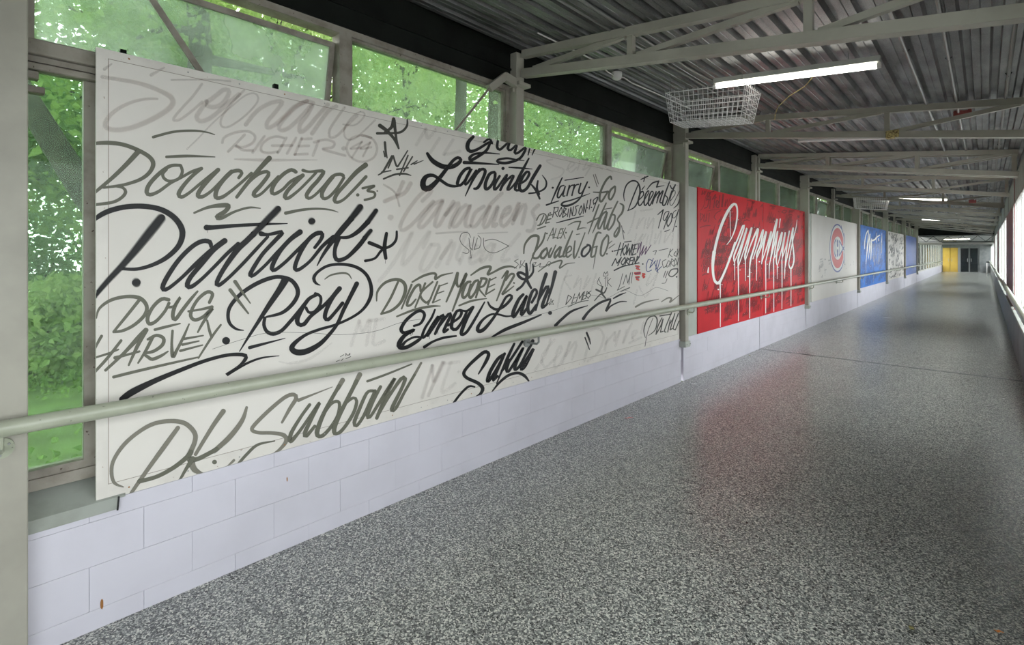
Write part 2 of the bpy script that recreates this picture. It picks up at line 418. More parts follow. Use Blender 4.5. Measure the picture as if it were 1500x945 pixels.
# lower window at the left edge with deep sill
t = tag(empty('window_%d' % n, (0, .85, .6)), 'tall lower window between left column and scribbled mural', None, None, 'structure'); n += 1
off = .85; lw0, lw1 = C(0)-.10-off, .385-off
rect_frame('frame', lw0-.02, lw1+.02, .06, 1.99, .05, WX-.05, WX+.05, M['frame'], t)
rect_frame('sash_frame', lw0+.005, lw1-.03, .10, 1.955, .045, WX-.03, WX+.035, M['frame'], t)
MB().box(WX-.003, WX+.003, lw0+.03, lw1-.05, .13, 1.93).build('pane', M['pane'], t)
MB().box(WX-.05, WX+.05, lw1+.02, 1.62-off, -.03, 2.0).build('blanking_panel', M['plain'], t)
MB().cbox(WX-.05, WX+.085, lw0, 1.6-off, 1.965, 2.03, .004).build('transom', M['frame'], t)
MB().cbox(WX+.03, WX+.075, lw0, lw1+.05, 1.90, 1.93, .004).build('head_bar', M['frame'], t)
MB().cbox(WX+.02, WX+.07, lw0+.15, lw0+.21, 1.80, 1.83, .004).cbox(WX+.02, WX+.075, lw0+.15, lw0+.19, 1.86, 1.895, .004).build('latch', M['frame'], t)
MB().add([(WX-.05, lw0-.02, .075), (.012, lw0-.02, -.022), (.012, lw1+.06, -.022), (WX-.05, lw1+.06, .075), (WX-.05, lw0-.02, -.06), (.012, lw0-.02, -.03), (.012, lw1+.06, -.03), (WX-.05, lw1+.06, -.06)],
         [(0,1,2,3),(4,7,6,5),(0,4,5,1),(1,5,6,2),(2,6,7,3),(3,7,4,0)]).build('sill', M['sill'], t)
MB().box(.0, .014, lw0-.02, lw1+.03, -.078, -.022).build('sill_flashing', M['sill'], t)
MB().beam((.016, lw1+.03, -.082), (.016, lw1+.035, -.022), .008, .006, (0,1,0)).build('flashing_end', M['black'], t)
# header strip between transoms and murals
struct('trim_2', MB().box(-.20, -.10, .1, C(12), 2.575, 2.605), M['frame'], 'brown window transom rail along the top of the murals')
# grey filler plates beside the columns
for q, (a, b) in enumerate(((C(2)+.05, 6.85), (C(4)+.05, 13.17), (C(6)+.05, 19.5), (C(8)+.05, 25.75), (C(10)+.05, 32.0))):
    tag(MB().cbox(-.05, -.012, a, b, ZB-.01, ZT-.012, .003).build('filler_plate', M['filler']),
        'grey green filler plate left of the %s mural' % ('red', 'white emblem', 'bright blue', 'far scribbled white', 'far dark blue')[q], 'panel', 'filler plates beside the murals')
# ------------------------------------------------------------------ right wall
low = MB(); wr = struct('wall_right', MB().box(WR+.06, WR+.14, YN, YE, -.1, .68).box(WR+.05, WR+.14, YN, 38.2, 2.62, 3.2).box(WR+.05, WR+.14, 38.2, YE, 2.30, 3.0), M['darkgrey'], 'window wall on the right side of the corridor')
y = YN; q = 0
while y < YE-.1:
    yb = min(y+1.57, YE)
    MB().cbox(WR, WR+.06, y+.004, yb-.004, 0, .66, .004).build('low_panel', M['darkgrey'], wr); y = yb
MB().cbox(WR-.02, WR+.14, YN, YE, .66, .70, .005).build('ledge', M['sill'], wr)
MB().box(WR+.014, WR+.05, YN, 38.2, 2.62, 3.06).build('header_panel', M['sill'], wr)
MB().cbox(WR+.008, WR+.08, YN, 38.2, 2.585, 2.625, .004).build('window_head', M['frame'], wr)
RED = [(2.9, 5.9), (13.3, 17.1), (26.2, 29.6), (36.0, 38.8), (-6.3, -4)]
for a, b in RED:
    MB().cbox(WR+.010, WR+.07, a, b, .70, 2.60, .003).build('red_panel', M['redbrown'], wr)
edges = sorted([YN, YE]+[v for ab in RED for v in ab])
# glazed runs between the red panels
runs = []; cur = YN
for a, b in sorted(RED):
    if a-cur > .3: runs.append((cur, a))
    cur = b
runs.append((cur, YE))
for a, b in runs:
    zt = 2.60 if b < 40 else 2.32
    m_ = max(1, round((b-a)/1.57)); st = (b-a)/m_
    t = tag(empty('window_%d' % n, (WR, (a+b)/2, .70)), 'bright window run on the right wall between red panels, run %d' % (runs.index((a, b))+1), None, None, 'structure'); n += 1
    for k_ in range(m_+1):
        yy = a+k_*st-(a+b)/2
        MB().box(.013, .075, yy-.02, yy+.02, 0, zt-.70).build('mullion', M['palegrey'], t)
    for k_ in range(m_):
        yy = a+k_*st-(a+b)/2
        MB().box(.017, .021, yy+.02, yy+st-.02, 0, zt-.70).build('pane', M['frost'], t)
for i in range(-2, 13):
    if i in (3,): continue
    tag(MB().cbox(WR+.006, WR+.016, C(i)-.045, C(i)+.045, .70, 3.06, .002).build('wall_post', M['redbrown' if i in (4,) else 'steel']),
        '%s steel post of the right hand window wall' % (ORD[i] if i >= 0 else ('rear', 'rearmost')[-i-1]), 'post', 'posts of the right wall')
# ------------------------------------------------------------------ handrails
def rail(x, z, side, y0, y1, lab, wallx):
    t = thing('handrail', lab, 'handrail', (x, 0, z))
    pts = [(0, y0+k_*(y1-y0)/40, 0) for k_ in range(41)]
    MB().tube(pts, .033, 16).build('rail_tube', M['rail'], t, True)
    for yj in [C(i)+1.3 for i in range(1, 18, 3)]:
        MB().tube([(0, yj, 0), (0, yj+.03, 0)], .0345, 16).build('joint_sleeve', M['rail'], t, True)
    for i in range(-1, 19):
        yb = C(i)+(.04 if i != 0 else -.03)
        if yb > y1: break
        wx = wallx(i)-x; s = 1 if wx < 0 else -1
        br = MB().tube([(0, yb, -.03), (0, yb, -.075), (-s*.02, yb, -.095), (wx, yb, -.095)], .010, 8)
        b = br.build('bracket', M['alu' if i == 1 else 'rail'], t, True)
        MB().tube([(wx, yb, -.095), (wx+s*.008, yb, -.095)], .042, 18).build('flange', M['alu' if i == 1 else 'rail'], b)
        for a_ in range(3):
            q_ = a_*2.1+.5
            MB().tube([(wx+s*.006, yb+.028*math.cos(q_), -.095+.028*math.sin(q_)), (wx+s*.012, yb+.028*math.cos(q_), -.095+.028*math.sin(q_))], .005, 6).build('screw', M['alu'], b)
    return t
rail(.15, 1.02, 1, -1.6, 59, 'long grey green handrail in front of the murals', lambda i: (.072 if i % 2 == 0 else .012) if i < 13 else .004)
t = rail(WR-.085, 1.06, -1, -1.6, 58, 'grey green handrail along the bright right windows', lambda i: WR+.010)
# ------------------------------------------------------------------ far end section
fb = MB().box(-.2, WR+.15, 38.0, 38.25, 2.75, 3.6)
struct('wall_fascia', fb, M['beam_dark'], 'dark fascia where the far roof drops lower')
struct('ceiling_far', MB().box(-.3, WR+.3, 38.2, YE+.2, 2.78, 2.9), M['darkgrey'], 'dark low roof over the far end')
pt = thing('portal_beam', 'pale header beam with dark lattice across the far end', 'beam', (0, 39.3, 2.2))
MB().cbox(.0, WR, -.05, .05, .03, .14, .005).build('header', M['palegrey'], pt)
MB().beam((0, 0, .20), (WR, 0, .20), .04, .03).beam((0, 0, .54), (WR, 0, .54), .04, .03).build('lattice_chord', M['beam_dark'], pt)
for q in range(10):
    a = q*WR/10; b = a+WR/10
    MB().beam((a, 0, .20 if q % 2 else .54), (b, 0, .54 if q % 2 else .20), .03, .02).build('lattice_bar', M['beam_dark'], pt)
wf = tag(empty('window_%d' % n, (0, 50, .6)), 'bright strip of windows at the far left end', None, None, 'structure'); n += 1
MB().box(-.12, -.0, -11.6, 11.4, 1.75, 2.2).build('header_panel', M['palegrey'], wf)
MB().box(-.13, .01, -11.6, 11.4, -.03, .03).build('sill', M['palegrey'], wf)
for q in range(11):
    MB().box(-.09, -.01, -11.6+q*2.1, -11.6+q*2.1+.45, .03, 1.75).build('mullion', M['palegrey'], wf)
    if q < 10: MB().box(-.052, -.047, -11.6+q*2.1+.45, -11.6+(q+1)*2.1, .03, 1.75).build('pane', M['clear'], wf)
we = struct('wall_end', MB().box(-.2, WR+.2, YE+.25, YE+.3, -.1, 3.0).box(-.2, WR+.2, YE, YE+.2, 2.25, 3.0).box(2.55, WR+.2, YE, YE+.2, 0, 2.25).box(-.2, .06, YE, YE+.2, 0, 2.25), M['darkgrey'], 'dark end wall around the far doors')  # rearmost sheet is added to block the bright sky behind the door gaps
for q, (a, b, m_, lab) in enumerate(((.07, .58, 'yellow', 'left yellow leaf of the far double door'), (.60, 1.12, 'yellow', 'right yellow leaf of the far double door'), (1.30, 1.88, 'doorglass', 'left dark glass leaf at the far end'), (1.92, 2.50, 'doorglass', 'right dark glass leaf at the far end'))):
    t = tag(empty('door_%d' % (q+1), (a, YE, 0)), lab, None, None, 'structure')
    MB().cbox(.02, b-a-.02, .0, .05, .02, 2.2, .006).build('leaf', M[m_], t)
    rect_frame('stile', 0, 0.001, 0, .001, .0002, 0, .001, M['alu'], t) if False else None
    MB().box(0, .03, -.02, .06, 0, 2.24).box(b-a-.03, b-a, -.02, .06, 0, 2.24).box(0, b-a, -.02, .06, 2.18, 2.24).build('frame', M['darkgrey' if q > 1 else 'yellow'], t)
    MB().tube([(b-a-.1 if q % 2 == 0 else .1, -.04, .95), (b-a-.1 if q % 2 == 0 else .1, -.04, 1.25)], .012, 6).build('handle', M['alu'], t)
struct('trim_3', MB().box(1.13, 1.29, YE-.03, YE+.1, 0, 2.25), M['alu'], 'aluminium post between yellow and glass doors')
# rail end barrier far right
t = thing('barrier_post', 'small white barrier post with dark cap by far right rail', 'post', (3.03, 52, 0))
MB().cbox(-.03, .03, -.03, .03, 0, 1.0, .004).build('post', M['housing'], t); MB().cbox(-.03, .24, -.05, .05, 1.0, 1.10, .01).build('cap', M['black'], t)
# unseen wall added behind the photographer so sky light does not flood in
struct('wall_back_added', MB().box(-.2, WR+.2, YN-.1, YN, -.1, 3.7), M['plain'], 'plain wall added behind the photographer to keep sky light out')
# ------------------------------------------------------------------ brush strokes of the lettering, noted word by word
WORDS1 = ['''f .35
A 30: 115,225,24 250,245 380,270 500,315,30 580,360 597,405,36 560,455 480,510 380,562,34 280,597 190,606 138,590 130,560,30 165,500 240,440 340,395 430,378 490,378,14
A 26: 590,238 700,235 850,230 1000,240,12
A 32: 800,265,18 740,350 670,430 612,500 600,530 645,525 730,460 800,395
A 30: 835,395 900,345 950,305 985,305 985,340 940,405 880,432 835,420 | 830,390 785,460 760,505 785,535 850,515 930,450 1000,385 1060,335
A 26: 1095,305,16 1000,410 935,510 935,570 990,570 1090,500 1175,410 1195,355 1165,325 1100,345 1000,430 880,540 770,660 690,740,10
E 28: 255,405 330,310 410,255 480,232 515,238 470,305 410,380 405,425 450,412 530,340 600,270 690,225
E 28: 735,240 690,230 620,265 540,345 490,415 505,445 560,425 640,350 730,250 690,330 640,400 640,455 690,425 770,330 840,250
E 24: 725,465,28 790,370 850,290 900,262 | 960,270,18 890,370 850,440 855,492 905,478 980,400 1050,330
E 24: 950,395 1030,400 1090,350 1105,315 1080,300 1030,325 975,390 955,450 970,500 1030,500 1110,430 1180,360,12
A 24: 540,150,12 450,205,22 | 180,130,10 130,170,20
''', '''f .3
E 18: 88,540 105,500 180,465 270,455 318,490 300,540 240,570 185,568 | 245,480 190,540 128,605 | 190,562 230,592 300,596
E 18: 385,490 300,610 | 520,500 470,490 410,510 365,555 365,600 410,612 475,602 | 540,500 480,610 | 610,500 545,615 | 440,558 580,555
E 18: 650,500 600,622 | 650,508 720,503 | 630,560 700,556 | 600,622 690,616 | 770,520 730,628 | 740,530 820,510 882,530 870,565 800,580 870,602 960,626
E 30: 950,573
E 16: 1085,475 1160,500 1192,570 1165,640 1085,672 1005,640 972,570 1005,500 1085,475 1150,492
E 14: 1080,525 1000,575 1075,565 | 1085,520 1010,640 | 1140,530 1070,575 1150,562 | 1145,525 1090,630
E 18: 175,660,10 400,665,20 760,660,6
''', '''g .16
B 28: 55,55,26 150,50,32 250,62 350,100,32 430,150 455,200,34 430,260 370,310,28 280,345 200,362,22 110,374,20
B 30: 350,115,40 270,205 170,305,30 50,410,24
B 26: 200,365,18 245,375 262,405,26 235,445 170,480 50,498,24
''', '''g .12
B 30: 640,208,24 570,215 490,275,32 425,350 407,405,34 430,424 490,400,26 570,340 640,302,22 720,255 790,230,26
B 24: 645,210 656,255 630,305 570,325 530,305 520,272 545,240
B 28: 790,230,26 720,290 660,360 628,418,34 648,440 700,410,24 770,350 840,290,24 908,237,28
B 28: 905,240 840,310 780,385 762,428,34 790,438 850,400,24 930,320 990,260,28 1050,243,30 1072,262 1050,296,24
B 28: 1000,252 940,315 895,385,34 888,440,34 930,440 1000,390,24 1080,320 1140,262
B 32: 1268,150,40 1180,250,34 1100,350,30 1035,438,26
B 28: 1055,415,20 1120,330 1190,268,28 1250,250 1260,275,30 1210,345 1158,405,34 1160,432 1205,415,22 1270,350 1330,285
E 28: 605,750 575,735,30 520,765 460,830,30 432,890,34 450,914 510,880,24 570,820 655,775,28
E 28: 655,775 600,830 545,890,32 525,935,34 550,944 620,890,22 690,820 750,755
E 28: 657,738,26 700,748,20 770,742 805,748,30 765,810 712,870,32 680,922,32 695,945 735,925,22 800,860 870,780,26 925,765,28 945,775
E 28: 870,785 820,850 790,910,32 800,945 840,935,24 900,870 950,790
E 30: 1108,695,40 1040,750,36 960,840,30 900,910 880,958,32 900,974 950,950,22 1020,880 1110,782,26
E 26: 1048,918
E 15: 1085,868 1170,850,20 1120,885 1170,900,20 1165,935 1100,955
E 12: 1190,888
A 18: 458,655,22 600,615 740,605,18 830,615 885,632,8 | 548,798,22 700,790,22 885,795,8
B 26: 735,555,16 830,515,24 920,500,36 975,502,36 955,540,34 895,585,40 930,590,30 1020,545,20 1120,515,18 1200,520,8
F 20: 530,155,28 650,130,22 760,122,18 850,130,14 905,147,6
''', '''k .12
C 38: 40,205,36 130,150,42 250,115,42 380,108,42 500,130,44 590,185,46 640,255,48 650,320,46 620,400,42 540,480,38 440,535,32 330,565,28 225,562,24
C 30: 850,400,30 840,368,38 790,362,38 720,400,36 630,490,36 560,590,38 512,680,38 512,715,36 550,705,30 640,630,28 740,530,34 830,450,42 890,400,42 945,360,46
C 40: 930,372,42 860,430,46 780,530,40 700,630,38 678,690,38 710,695,34 780,640,28 870,550,28 960,455,30 1040,380,30
C 40: 1150,310,46 1100,360,46 1030,430,46 940,560,38 888,660,36 898,686,34 960,640,28 1060,540,28 1160,430,28 1250,330,24
C 30: 820,262,46 860,262,38 1000,250,30 1200,238,24 1390,232,8
C 6: 826,280 828,300,3
C 30: 1205,308,42 1250,314,26 1330,297,32 1352,302,36 1300,360,34 1210,460,32 1140,570,34 1122,614,34 1150,612,28 1230,540,26 1330,430,28 1440,320,32
F 34: 630,295,46 560,350,38 490,430,36 440,520,36 427,568,36 450,575,30 520,520,28 600,440,28 680,360,30 740,310,34 780,300,36
F 30: 735,410,26 780,350,30 790,312,34 760,300,34 700,340,34 640,430,34 600,520,34 592,568,34 620,573,30 700,510,26 790,400,30 870,330,34
F 44: 1000,195,46 920,290,46 850,380,34 790,470,24 750,545,8
F 34: 1120,220,40 1050,290,36 980,332,28 915,335,22
F 34: 905,340,44 880,420,32 880,480,34 905,505,36 970,480,32 1050,400,38 1100,335,36
''', '''k .38
C 60: 505,195,66 430,290,68 330,420,58 230,540,48 130,650,42 30,770,36
C 50: 1325,125,52 1240,215,50 1150,310,44
F 50: 1065,110,54 1000,195,46
F 44: 1180,135,38 1120,220,40 | 1140,285,34 1095,340,36
C 66: 325,663
F 56: 715,215
''', '''k .12
F 26: 1130,375,32 1190,400,30 1230,420,26 | 1255,305,26 1242,380,32 1240,430,32 1248,490,28 | 1330,290,18 1325,350,22 1290,395,24 1220,430,22 1170,490,20 1100,510,24
F 3: 1247,500 1244,530
''', '''k .1
G 28: 220,420,8 170,410,20 125,370,26 112,310,28 130,240,30 200,155,32 300,85,34 400,40,34 480,27,32 560,50,34 605,110,36 605,170,34 560,240,32 490,295,28 385,322,18
G 40: 520,50,60 480,120,50 400,240,40 330,350,30 260,460,22 190,575,8
G 30: 372,330,26 365,380,28 385,430,30 430,448,34 490,425,30 560,350,30 640,255,34 690,190,30 750,158,28
G 30: 650,240,34 605,335,38 612,378,36 650,380,34 700,320,30 780,255,28 850,185,30 910,115,38
G 28: 735,152 772,175 768,235 725,288 685,290 668,258,24
G 34: 910,115,38 860,180,36 815,270,34 802,330,34 825,346,32 870,300,28 930,225,30
G 30: 1035,80,38 990,170,34 940,270,32 890,380,28 830,460,30 760,530,38 670,580,48 600,588,50 563,562,46 580,522,36 660,460,26 760,420,24 880,385,22 1000,330,22 1080,270,24 1130,190,30 1140,110,30 1110,20,28 1040,-40,28 940,-65,26 830,-55,24 750,-5,24 725,40,28 740,75,22 770,90,8
G 60: 95,495
G 26: 262,548,28 330,530,24 515,482,6
D 34: 215,912,44 290,860,54 450,780,42 640,700,34 800,640,30 950,602,28 1060,600,32 1085,622,32 1040,680,22 945,748,28 1000,715,24 1100,660,20 1200,625,16 1320,612,6
''', '''g .2
G 13: 805,45,8 850,15,14 930,0,16 975,10,14 998,45,6
D 22: 1015,60,30 1060,130,22 1120,220,10 | 980,122,30 1040,205,24 1105,295,14
''', '''g .1
D 26: 48,320,10 70,250,20 150,190,26 260,165,28 350,178,32 395,235,30 380,300,28 310,370,26 230,412,24 165,422,20
D 24: 345,190,26 260,300,24 165,420,20
D 28: 548,190,28 500,185,30 440,240,28 400,320,30 412,365,30 460,345,26 520,275,24 550,215,24
D 26: 545,245,22 590,235 630,172,22 590,240,30 575,310,30 592,335,30 640,270,28 700,190,26 750,130,16
D 26: 832,212,24 855,152,28 820,135,28 760,180,26 715,250,26 700,310,28 730,340,28 790,315,26 852,255,28 820,305,24 780,370,22 748,430,14
D 18: 685,276,18 760,265,18 850,245,26
D 20: 450,408,22 540,385,22 625,365,12
D 24: 82,450,22 30,540,24 | 215,485,22 120,610,24 30,712,22 | 30,608,16 120,580,18 195,550,14
D 28: 388,408,34 340,460,38 230,580,26 105,700,22 | 390,410,34 330,520,30 265,665,16 | 172,610,28 250,590,20 340,566,18
D 24: 435,460,26 385,560,24 330,650,14 | 400,478,20 460,450,26 508,472,28 500,520,28 440,565,26 375,582,22 400,608,26 430,624,28 490,600,24 538,568,12
D 22: 572,418,20 565,520,22 572,605,32 600,560,24 645,470,22 688,370,12 | 640,480,22 785,455,12 | 640,520,22 755,495,12 | 625,565,22 780,525,12
D 18: 815,345,16 830,420,22 845,470,20 | 910,378,16 850,460,20 750,620,14
D 22: 160,750,24 300,715,24 560,655,20 745,615,14
''', '''b .3
H 30: 215,805,10 155,775,24 135,700,28 150,610,28 220,500,30 320,410,30 430,348,32 550,330,34 650,350,36 715,420,36 715,490,36 670,590,38
H 34: 600,380,32 500,520,36 400,660,32 310,790,28 250,880,24
H 32: 920,265,38 840,380,32 720,580,26 | 1085,240,20 1050,340,34 960,460,40 850,560,36
H 36: 690,630,46 710,690,46 780,735,16 | 930,690,12 990,630,20
''', '''g .18
H 34: 690,560,36 670,590,36 570,670,34 450,735,32 325,768,34 | 870,545,34 740,612,36 680,620,44 | 700,610,40 650,690,26 600,780,18
H 36: 852,640
H 20: 1015,665,22 1080,590,24 1160,520,22 1280,495,10
''', '''b .22
I 28: 285,608,18 340,510,28 388,430,32 370,402,32 310,420,30 200,510,30 90,620,30 72,660,30 120,680,28 220,685,28 300,705,34 312,750,32 265,810,24 210,850,18
I 20: 405,445,28 520,400,14 650,350,6
I 34: 725,300,38 690,360,34 | 850,260,38 815,330,34 | 1250,270,22 1300,180,18
''', '''g .14
I 26: 485,480,26 420,570,26 350,690,32 345,750,34 400,690,26 470,590,24 555,468,26 500,580,28 448,690,34 460,712,30 520,640,24
I 30: 700,345,32 660,410,30 580,560,34 535,690,38 565,718,32 620,670,28 680,580,28 700,500,26 690,460,26 640,475,26 580,560,22
I 30: 825,310,32 790,380,32 700,560,34 660,665,36 675,705,32 730,660,28 800,550,28 825,460,26 800,435,24 750,470,22
I 26: 945,385,24 900,400,26 840,530,30 806,620,30 822,645,26 870,580,26 930,450,26 960,385 | 1000,355,26 940,470,30 903,570,30 920,582,24 980,490,26 1060,360,26 1105,295,26 1050,400,30 970,590,28
I 28: 975,575,26 1060,430,26 1150,300,30 1182,297,30 1150,380,28 1090,500,32 1080,535,30 1110,520,26 1180,390,24 1250,270,22
I 18: 905,312,20 1050,260,18 1230,188,12
''', '''e .4
G 24: 990,540 1050,360 | 1050,360 1075,440 1130,350 1100,540 | 1110,360 1230,345 | 1175,350 1150,530 1230,510
I 22: 1310,440 1385,200 | 1385,200 1400,330 1470,170 1350,430
L 22: 350,850 430,600 | 430,600 440,720 510,570 400,830 | 520,590 630,575 | 570,580 500,800 600,740 | 628,650
G 24: 470,655,8 560,668,18 700,630,20 850,520,6
''', '''h .14
J 26: 65,100,32 115,138,28 165,195,22 200,268,14 | 165,50,28 150,110,26 100,150,18 | 168,60,28 178,150,22 185,210,20 200,268,16 | 265,55,12 262,100,18 220,145,20 150,155,18 45,158,22
J 14: 100,225,20 105,290,18 115,340,10 | 90,290,10 100,330,14 | 150,325,14 110,400,18 80,448,14 50,468,10 | 75,448,14 142,435,10 | 160,325,14 122,415,12 | 160,325,14 185,402,16 210,375 265,285,10 | 268,320,12 205,470,12 | 300,330,12 235,440,12 | 185,425,14 268,413,12 | 290,388,12 335,360,8 | 312,385,12 380,357,6 | 88,497,14 170,464,16 240,458,16 288,470,8
''', '''k .14
J 26: 750,175,26 715,215,32 707,260,34 728,285,30 780,270,24 870,215,20 870,235,22 845,280,24 790,320,26 735,350,28 722,335,26 760,305,20 840,296,16 945,303,8 | 830,215,16 870,190,20 890,222,20
J 22: 935,200,20 928,250,24 948,270,22 990,235,20 1022,208,20 1008,260,24 1030,272,20 1075,232,18 1060,290,24 1080,295,20 1140,252,20 1130,290,22 1090,340,22 1000,370,24 935,365,24 935,347,20 1000,335,18 1060,343,14 1130,352,6
J 12: 1172,262,14 1160,308,10 | 1212,258,16 1190,308,8
J 22: 682,370,28 760,372,24 860,378,16 940,382,8
''', '''k .12
J 32: 410,305,24 450,360,38 520,400,42 590,402,38 640,375,32 656,348,28 635,333,26 600,355,26 550,420,30 480,510,36 420,565,48 382,560,50 376,520,46 400,478,36 450,468,28 500,500,26 560,540,26 610,549,22 650,545,12
J 24: 720,412,24 690,420,26 650,470,28 630,530,28 650,542,24 690,500,22 735,415,24 700,480,24 684,530,24 705,525,20 770,430,20
J 22: 795,420,22 740,510,20 688,622,8 | 765,460 810,420,24 838,432,26 815,500,26 780,560,26 755,566,20
J 24: 905,440,22 870,455,26 840,520,28 840,568,28 870,555,24 905,500,24 912,450,24 | 945,470,20 910,530,24 905,572,24 930,555,20 1000,460,20 950,575,22 | 960,550 1010,490,20 1048,468,24 1025,520,24 1003,572,24 1030,560,18 1080,500
J 26: 970,412
J 22: 1165,335,14 1120,420,24 1080,500,26 1060,570,24 1085,577,20 | 1015,403,10 1100,408,16 1190,415,6
J 24: 1090,530,20 1140,500,20 1168,450,24 1150,436,22 1115,480,26 1092,550,28 1110,582,28 1150,560,24 1195,480,28 1250,390,26
J 16: 1185,535,14 1220,580,22 1245,640,16 | 1232,505,14 1225,560,20 1240,605,20 | 1265,460,6 1296,510,14 1285,560,16 1230,590,14 1165,600,14
''', '''e .4
J 22: 330,240 400,120 | 400,125 415,190 470,130 | 430,300 500,190 | 530,310 600,200 | 540,312 650,285
''', '''f .4
J 28: 90,540 170,600 200,700,14 | 230,520 190,610 | 285,530 240,600 150,640 95,665
J 40: 135,785
J 26: 370,660 430,600 435,575 380,592 300,680 230,790 205,862 230,880 300,830 380,740 450,665
J 26: 520,655 450,690 370,790 340,850 370,857 440,780 520,660 480,760 460,845 490,845 540,760 600,665 | 540,765 620,680 640,692 590,790 568,858 | 690,690 640,740 590,840 620,850 680,770 725,690 690,800 690,850 720,850
J 26: 825,700 760,750 730,840 760,850 820,770 880,680 960,600 | 870,705 820,840 850,850 930,700 890,850 920,835 | 960,785 1015,740 1020,702 980,730 950,810 970,852 1030,790 1090,672 1040,830 | 1050,800 1120,690 1140,705 1110,830 | 1235,690 1190,740 1212,800 1190,880 1150,884
J 22: 470,905,14 600,895 700,890,10 | 780,905,10 1000,895,8
''', '''e .4
K 28: 50,560 150,430 290,200 240,330 222,440 290,370 420,190 375,310 | 430,290 380,380 350,470 390,482 450,400 492,300 440,290 | 470,455 580,260 | 500,390 590,280 602,300 550,432
K 26: 690,210 620,380 640,402 | 640,432 700,300 760,290 | 720,392 790,340 780,302 730,350 720,432 790,402 | 880,282 820,340 800,422 870,350 905,280 870,402 | 1090,210 980,350 960,412 1010,402
K 30: 1065,380
''', '''h .1
K 5: 725,235 705,200 660,205 645,250 665,290 710,330 700,355 665,350 | 712,240 728,390 718,390 | 750,230 735,330 715,300 | 780,220 802,250 790,310 750,325 775,240 | 820,240 830,320 900,352 1010,300 900,250 830,262
K 5: 1080,400 1050,415 1080,440 1050,470 | 1100,410 1090,470 1130,410 | 1105,440 1130,460 | 1175,410 1165,490 | 1190,430 1215,425 1195,460 1225,450 1250,430 1240,460 1280,455 1310,420 1330,430 1310,455
''', '''g .12
K 22: 28,710,10 35,640,18 90,575,22 170,550,26 225,572,28 240,630,28 205,720,24 140,780,22 60,808,16 | 185,570,18 130,690,20 60,808,16
K 18: 285,590,18 210,770,14 | 350,640,16 345,592,22 310,610,22 265,690,22 250,745,22 280,740,18 315,700,14 | 385,580,18 310,760,14 | 440,570,16 350,660,18 390,725,20 430,690,12 | 475,570,16 405,740,14 | 490,600,18 440,725,16 | 490,602 550,580,10 | 468,660 522,640,10 | 440,727 495,703,10
K 16: 290,570,14 370,525,20 440,505,20 465,515,22 460,548,20 510,520,16 590,502,8 | 175,828,14 300,780,20 420,755,20 495,752,8
K 20: 625,505,24 600,580,22 540,720,14 | 625,505,24 618,580,24 640,605,18 690,510,24 650,620,22 585,790,14
K 18: 720,570,20 690,582,24 660,660,24 670,692,22 700,660,18 722,590 | 778,560,18 750,572,22 710,650,22 720,692,22 760,640,18 782,570 | 805,545,18 760,690,16 | 800,545 842,552,20 820,600,18 785,622,16 830,682,12 | 865,550,18 835,660,16 | 865,562 912,538,10 | 855,612 902,590,10 | 835,667 900,628,12
K 16: 635,750,14 730,715,18 840,698,8 | 725,520,12 800,470,20 865,455,22 870,472,22 850,515,20 890,500,16 960,465,20 1020,455,16 1065,468,8
K 18: 955,545,10 1000,492,22 960,600,18 915,715,12 | 985,562,12 1020,515,18 1048,522,20 1010,590,18 958,665,18 1000,640,14 1045,605,8 | 1045,580,14 1048,582,14
''', '''k .12
K 20: 1140,435,18 1145,510,28 1145,560,26 1175,620,20 | 1190,440,12 1190,500,18 1145,550,20 1100,545,24 1075,512,26 1098,502,24 1150,530,20 | 1145,540 1110,600,20 1070,635,18
''', '''k .1
L 24: 300,300,20 350,280,22 378,220,26 355,188,26 310,200,26 240,260,28 205,325,30 230,352,28 300,330,26 230,372,32 190,430,40 195,462,36 250,458,32 330,410,28 348,388,20 300,385,18 240,415,20 210,450,30
L 22: 455,180,16 430,240,20 380,320,22 358,388,24 390,370,22 430,300,20 480,230,22 430,330,22 400,378,18 | 430,330 500,230,24 520,232,26 480,310,26 455,362,22 | 480,310 555,215,24 572,222,26 540,290,26 518,348,26 550,330,20
L 26: 550,300,20 635,240,22 652,195,24 620,190,24 585,260,30 578,318,30 610,330,28 650,280,22 690,200,20 | 640,180,14 690,192,20 742,158,18 700,230,28 660,320,32 650,368,28 690,350,24 760,240,22 825,125,12
L 20: 375,460,26 440,420,20 520,392,22 610,380,16
L 4: 275,345 277,375 | 288,345 289,365 | 412,370 413,400 | 523,340 523,362 | 475,345 476,365
L 22: 850,125,14 870,160,20 920,182,24 980,150,24 1028,95,24 1018,74,22 985,90,20 940,170,22 880,260,24 820,330,30 780,346,34 772,318,30 810,260,22 870,220,18 930,220,18 990,235,16 1060,225,8
L 24: 1115,70,24 1080,110,28 1040,200,32 1042,240,28 1080,190,22 1142,80,22 1110,170,28 1102,225,26 1150,165,20 | 1180,130,22 1218,60,22 1205,30,22 1178,60,26 1150,160,28 1165,215,28 1215,150,22
K 26: 1290,515,30 1255,620,28 1210,790,14 | 1225,725,18 1290,612,24 1305,630,28 1270,720,28 1258,772,24 1295,745,18 | 1360,500,32 1330,620,24 1290,750,12
L 32: 1317,212
L 22: 880,390,14 980,335,28 1120,280,24 1250,225,12
L 4: 1203,170 1203,200
''', '''h .1
K 4: 1300,740 1345,715 1312,752 1325,702 1345,748 1300,740
''', '''k .12
L 26: 775,670,12 830,580,28 852,520,30 820,505,30 750,560,28 690,620,26 665,665,28 690,700,28 770,740,30 805,780,32 790,820,24 760,840,14 | 590,885,20 640,820,20 700,765,20 745,768,14
L 24: 965,525,22 920,560,28 860,660,30 842,728,30 870,700,24 930,600,22 972,520,24 | 960,545 900,680,26 882,722,24 915,690
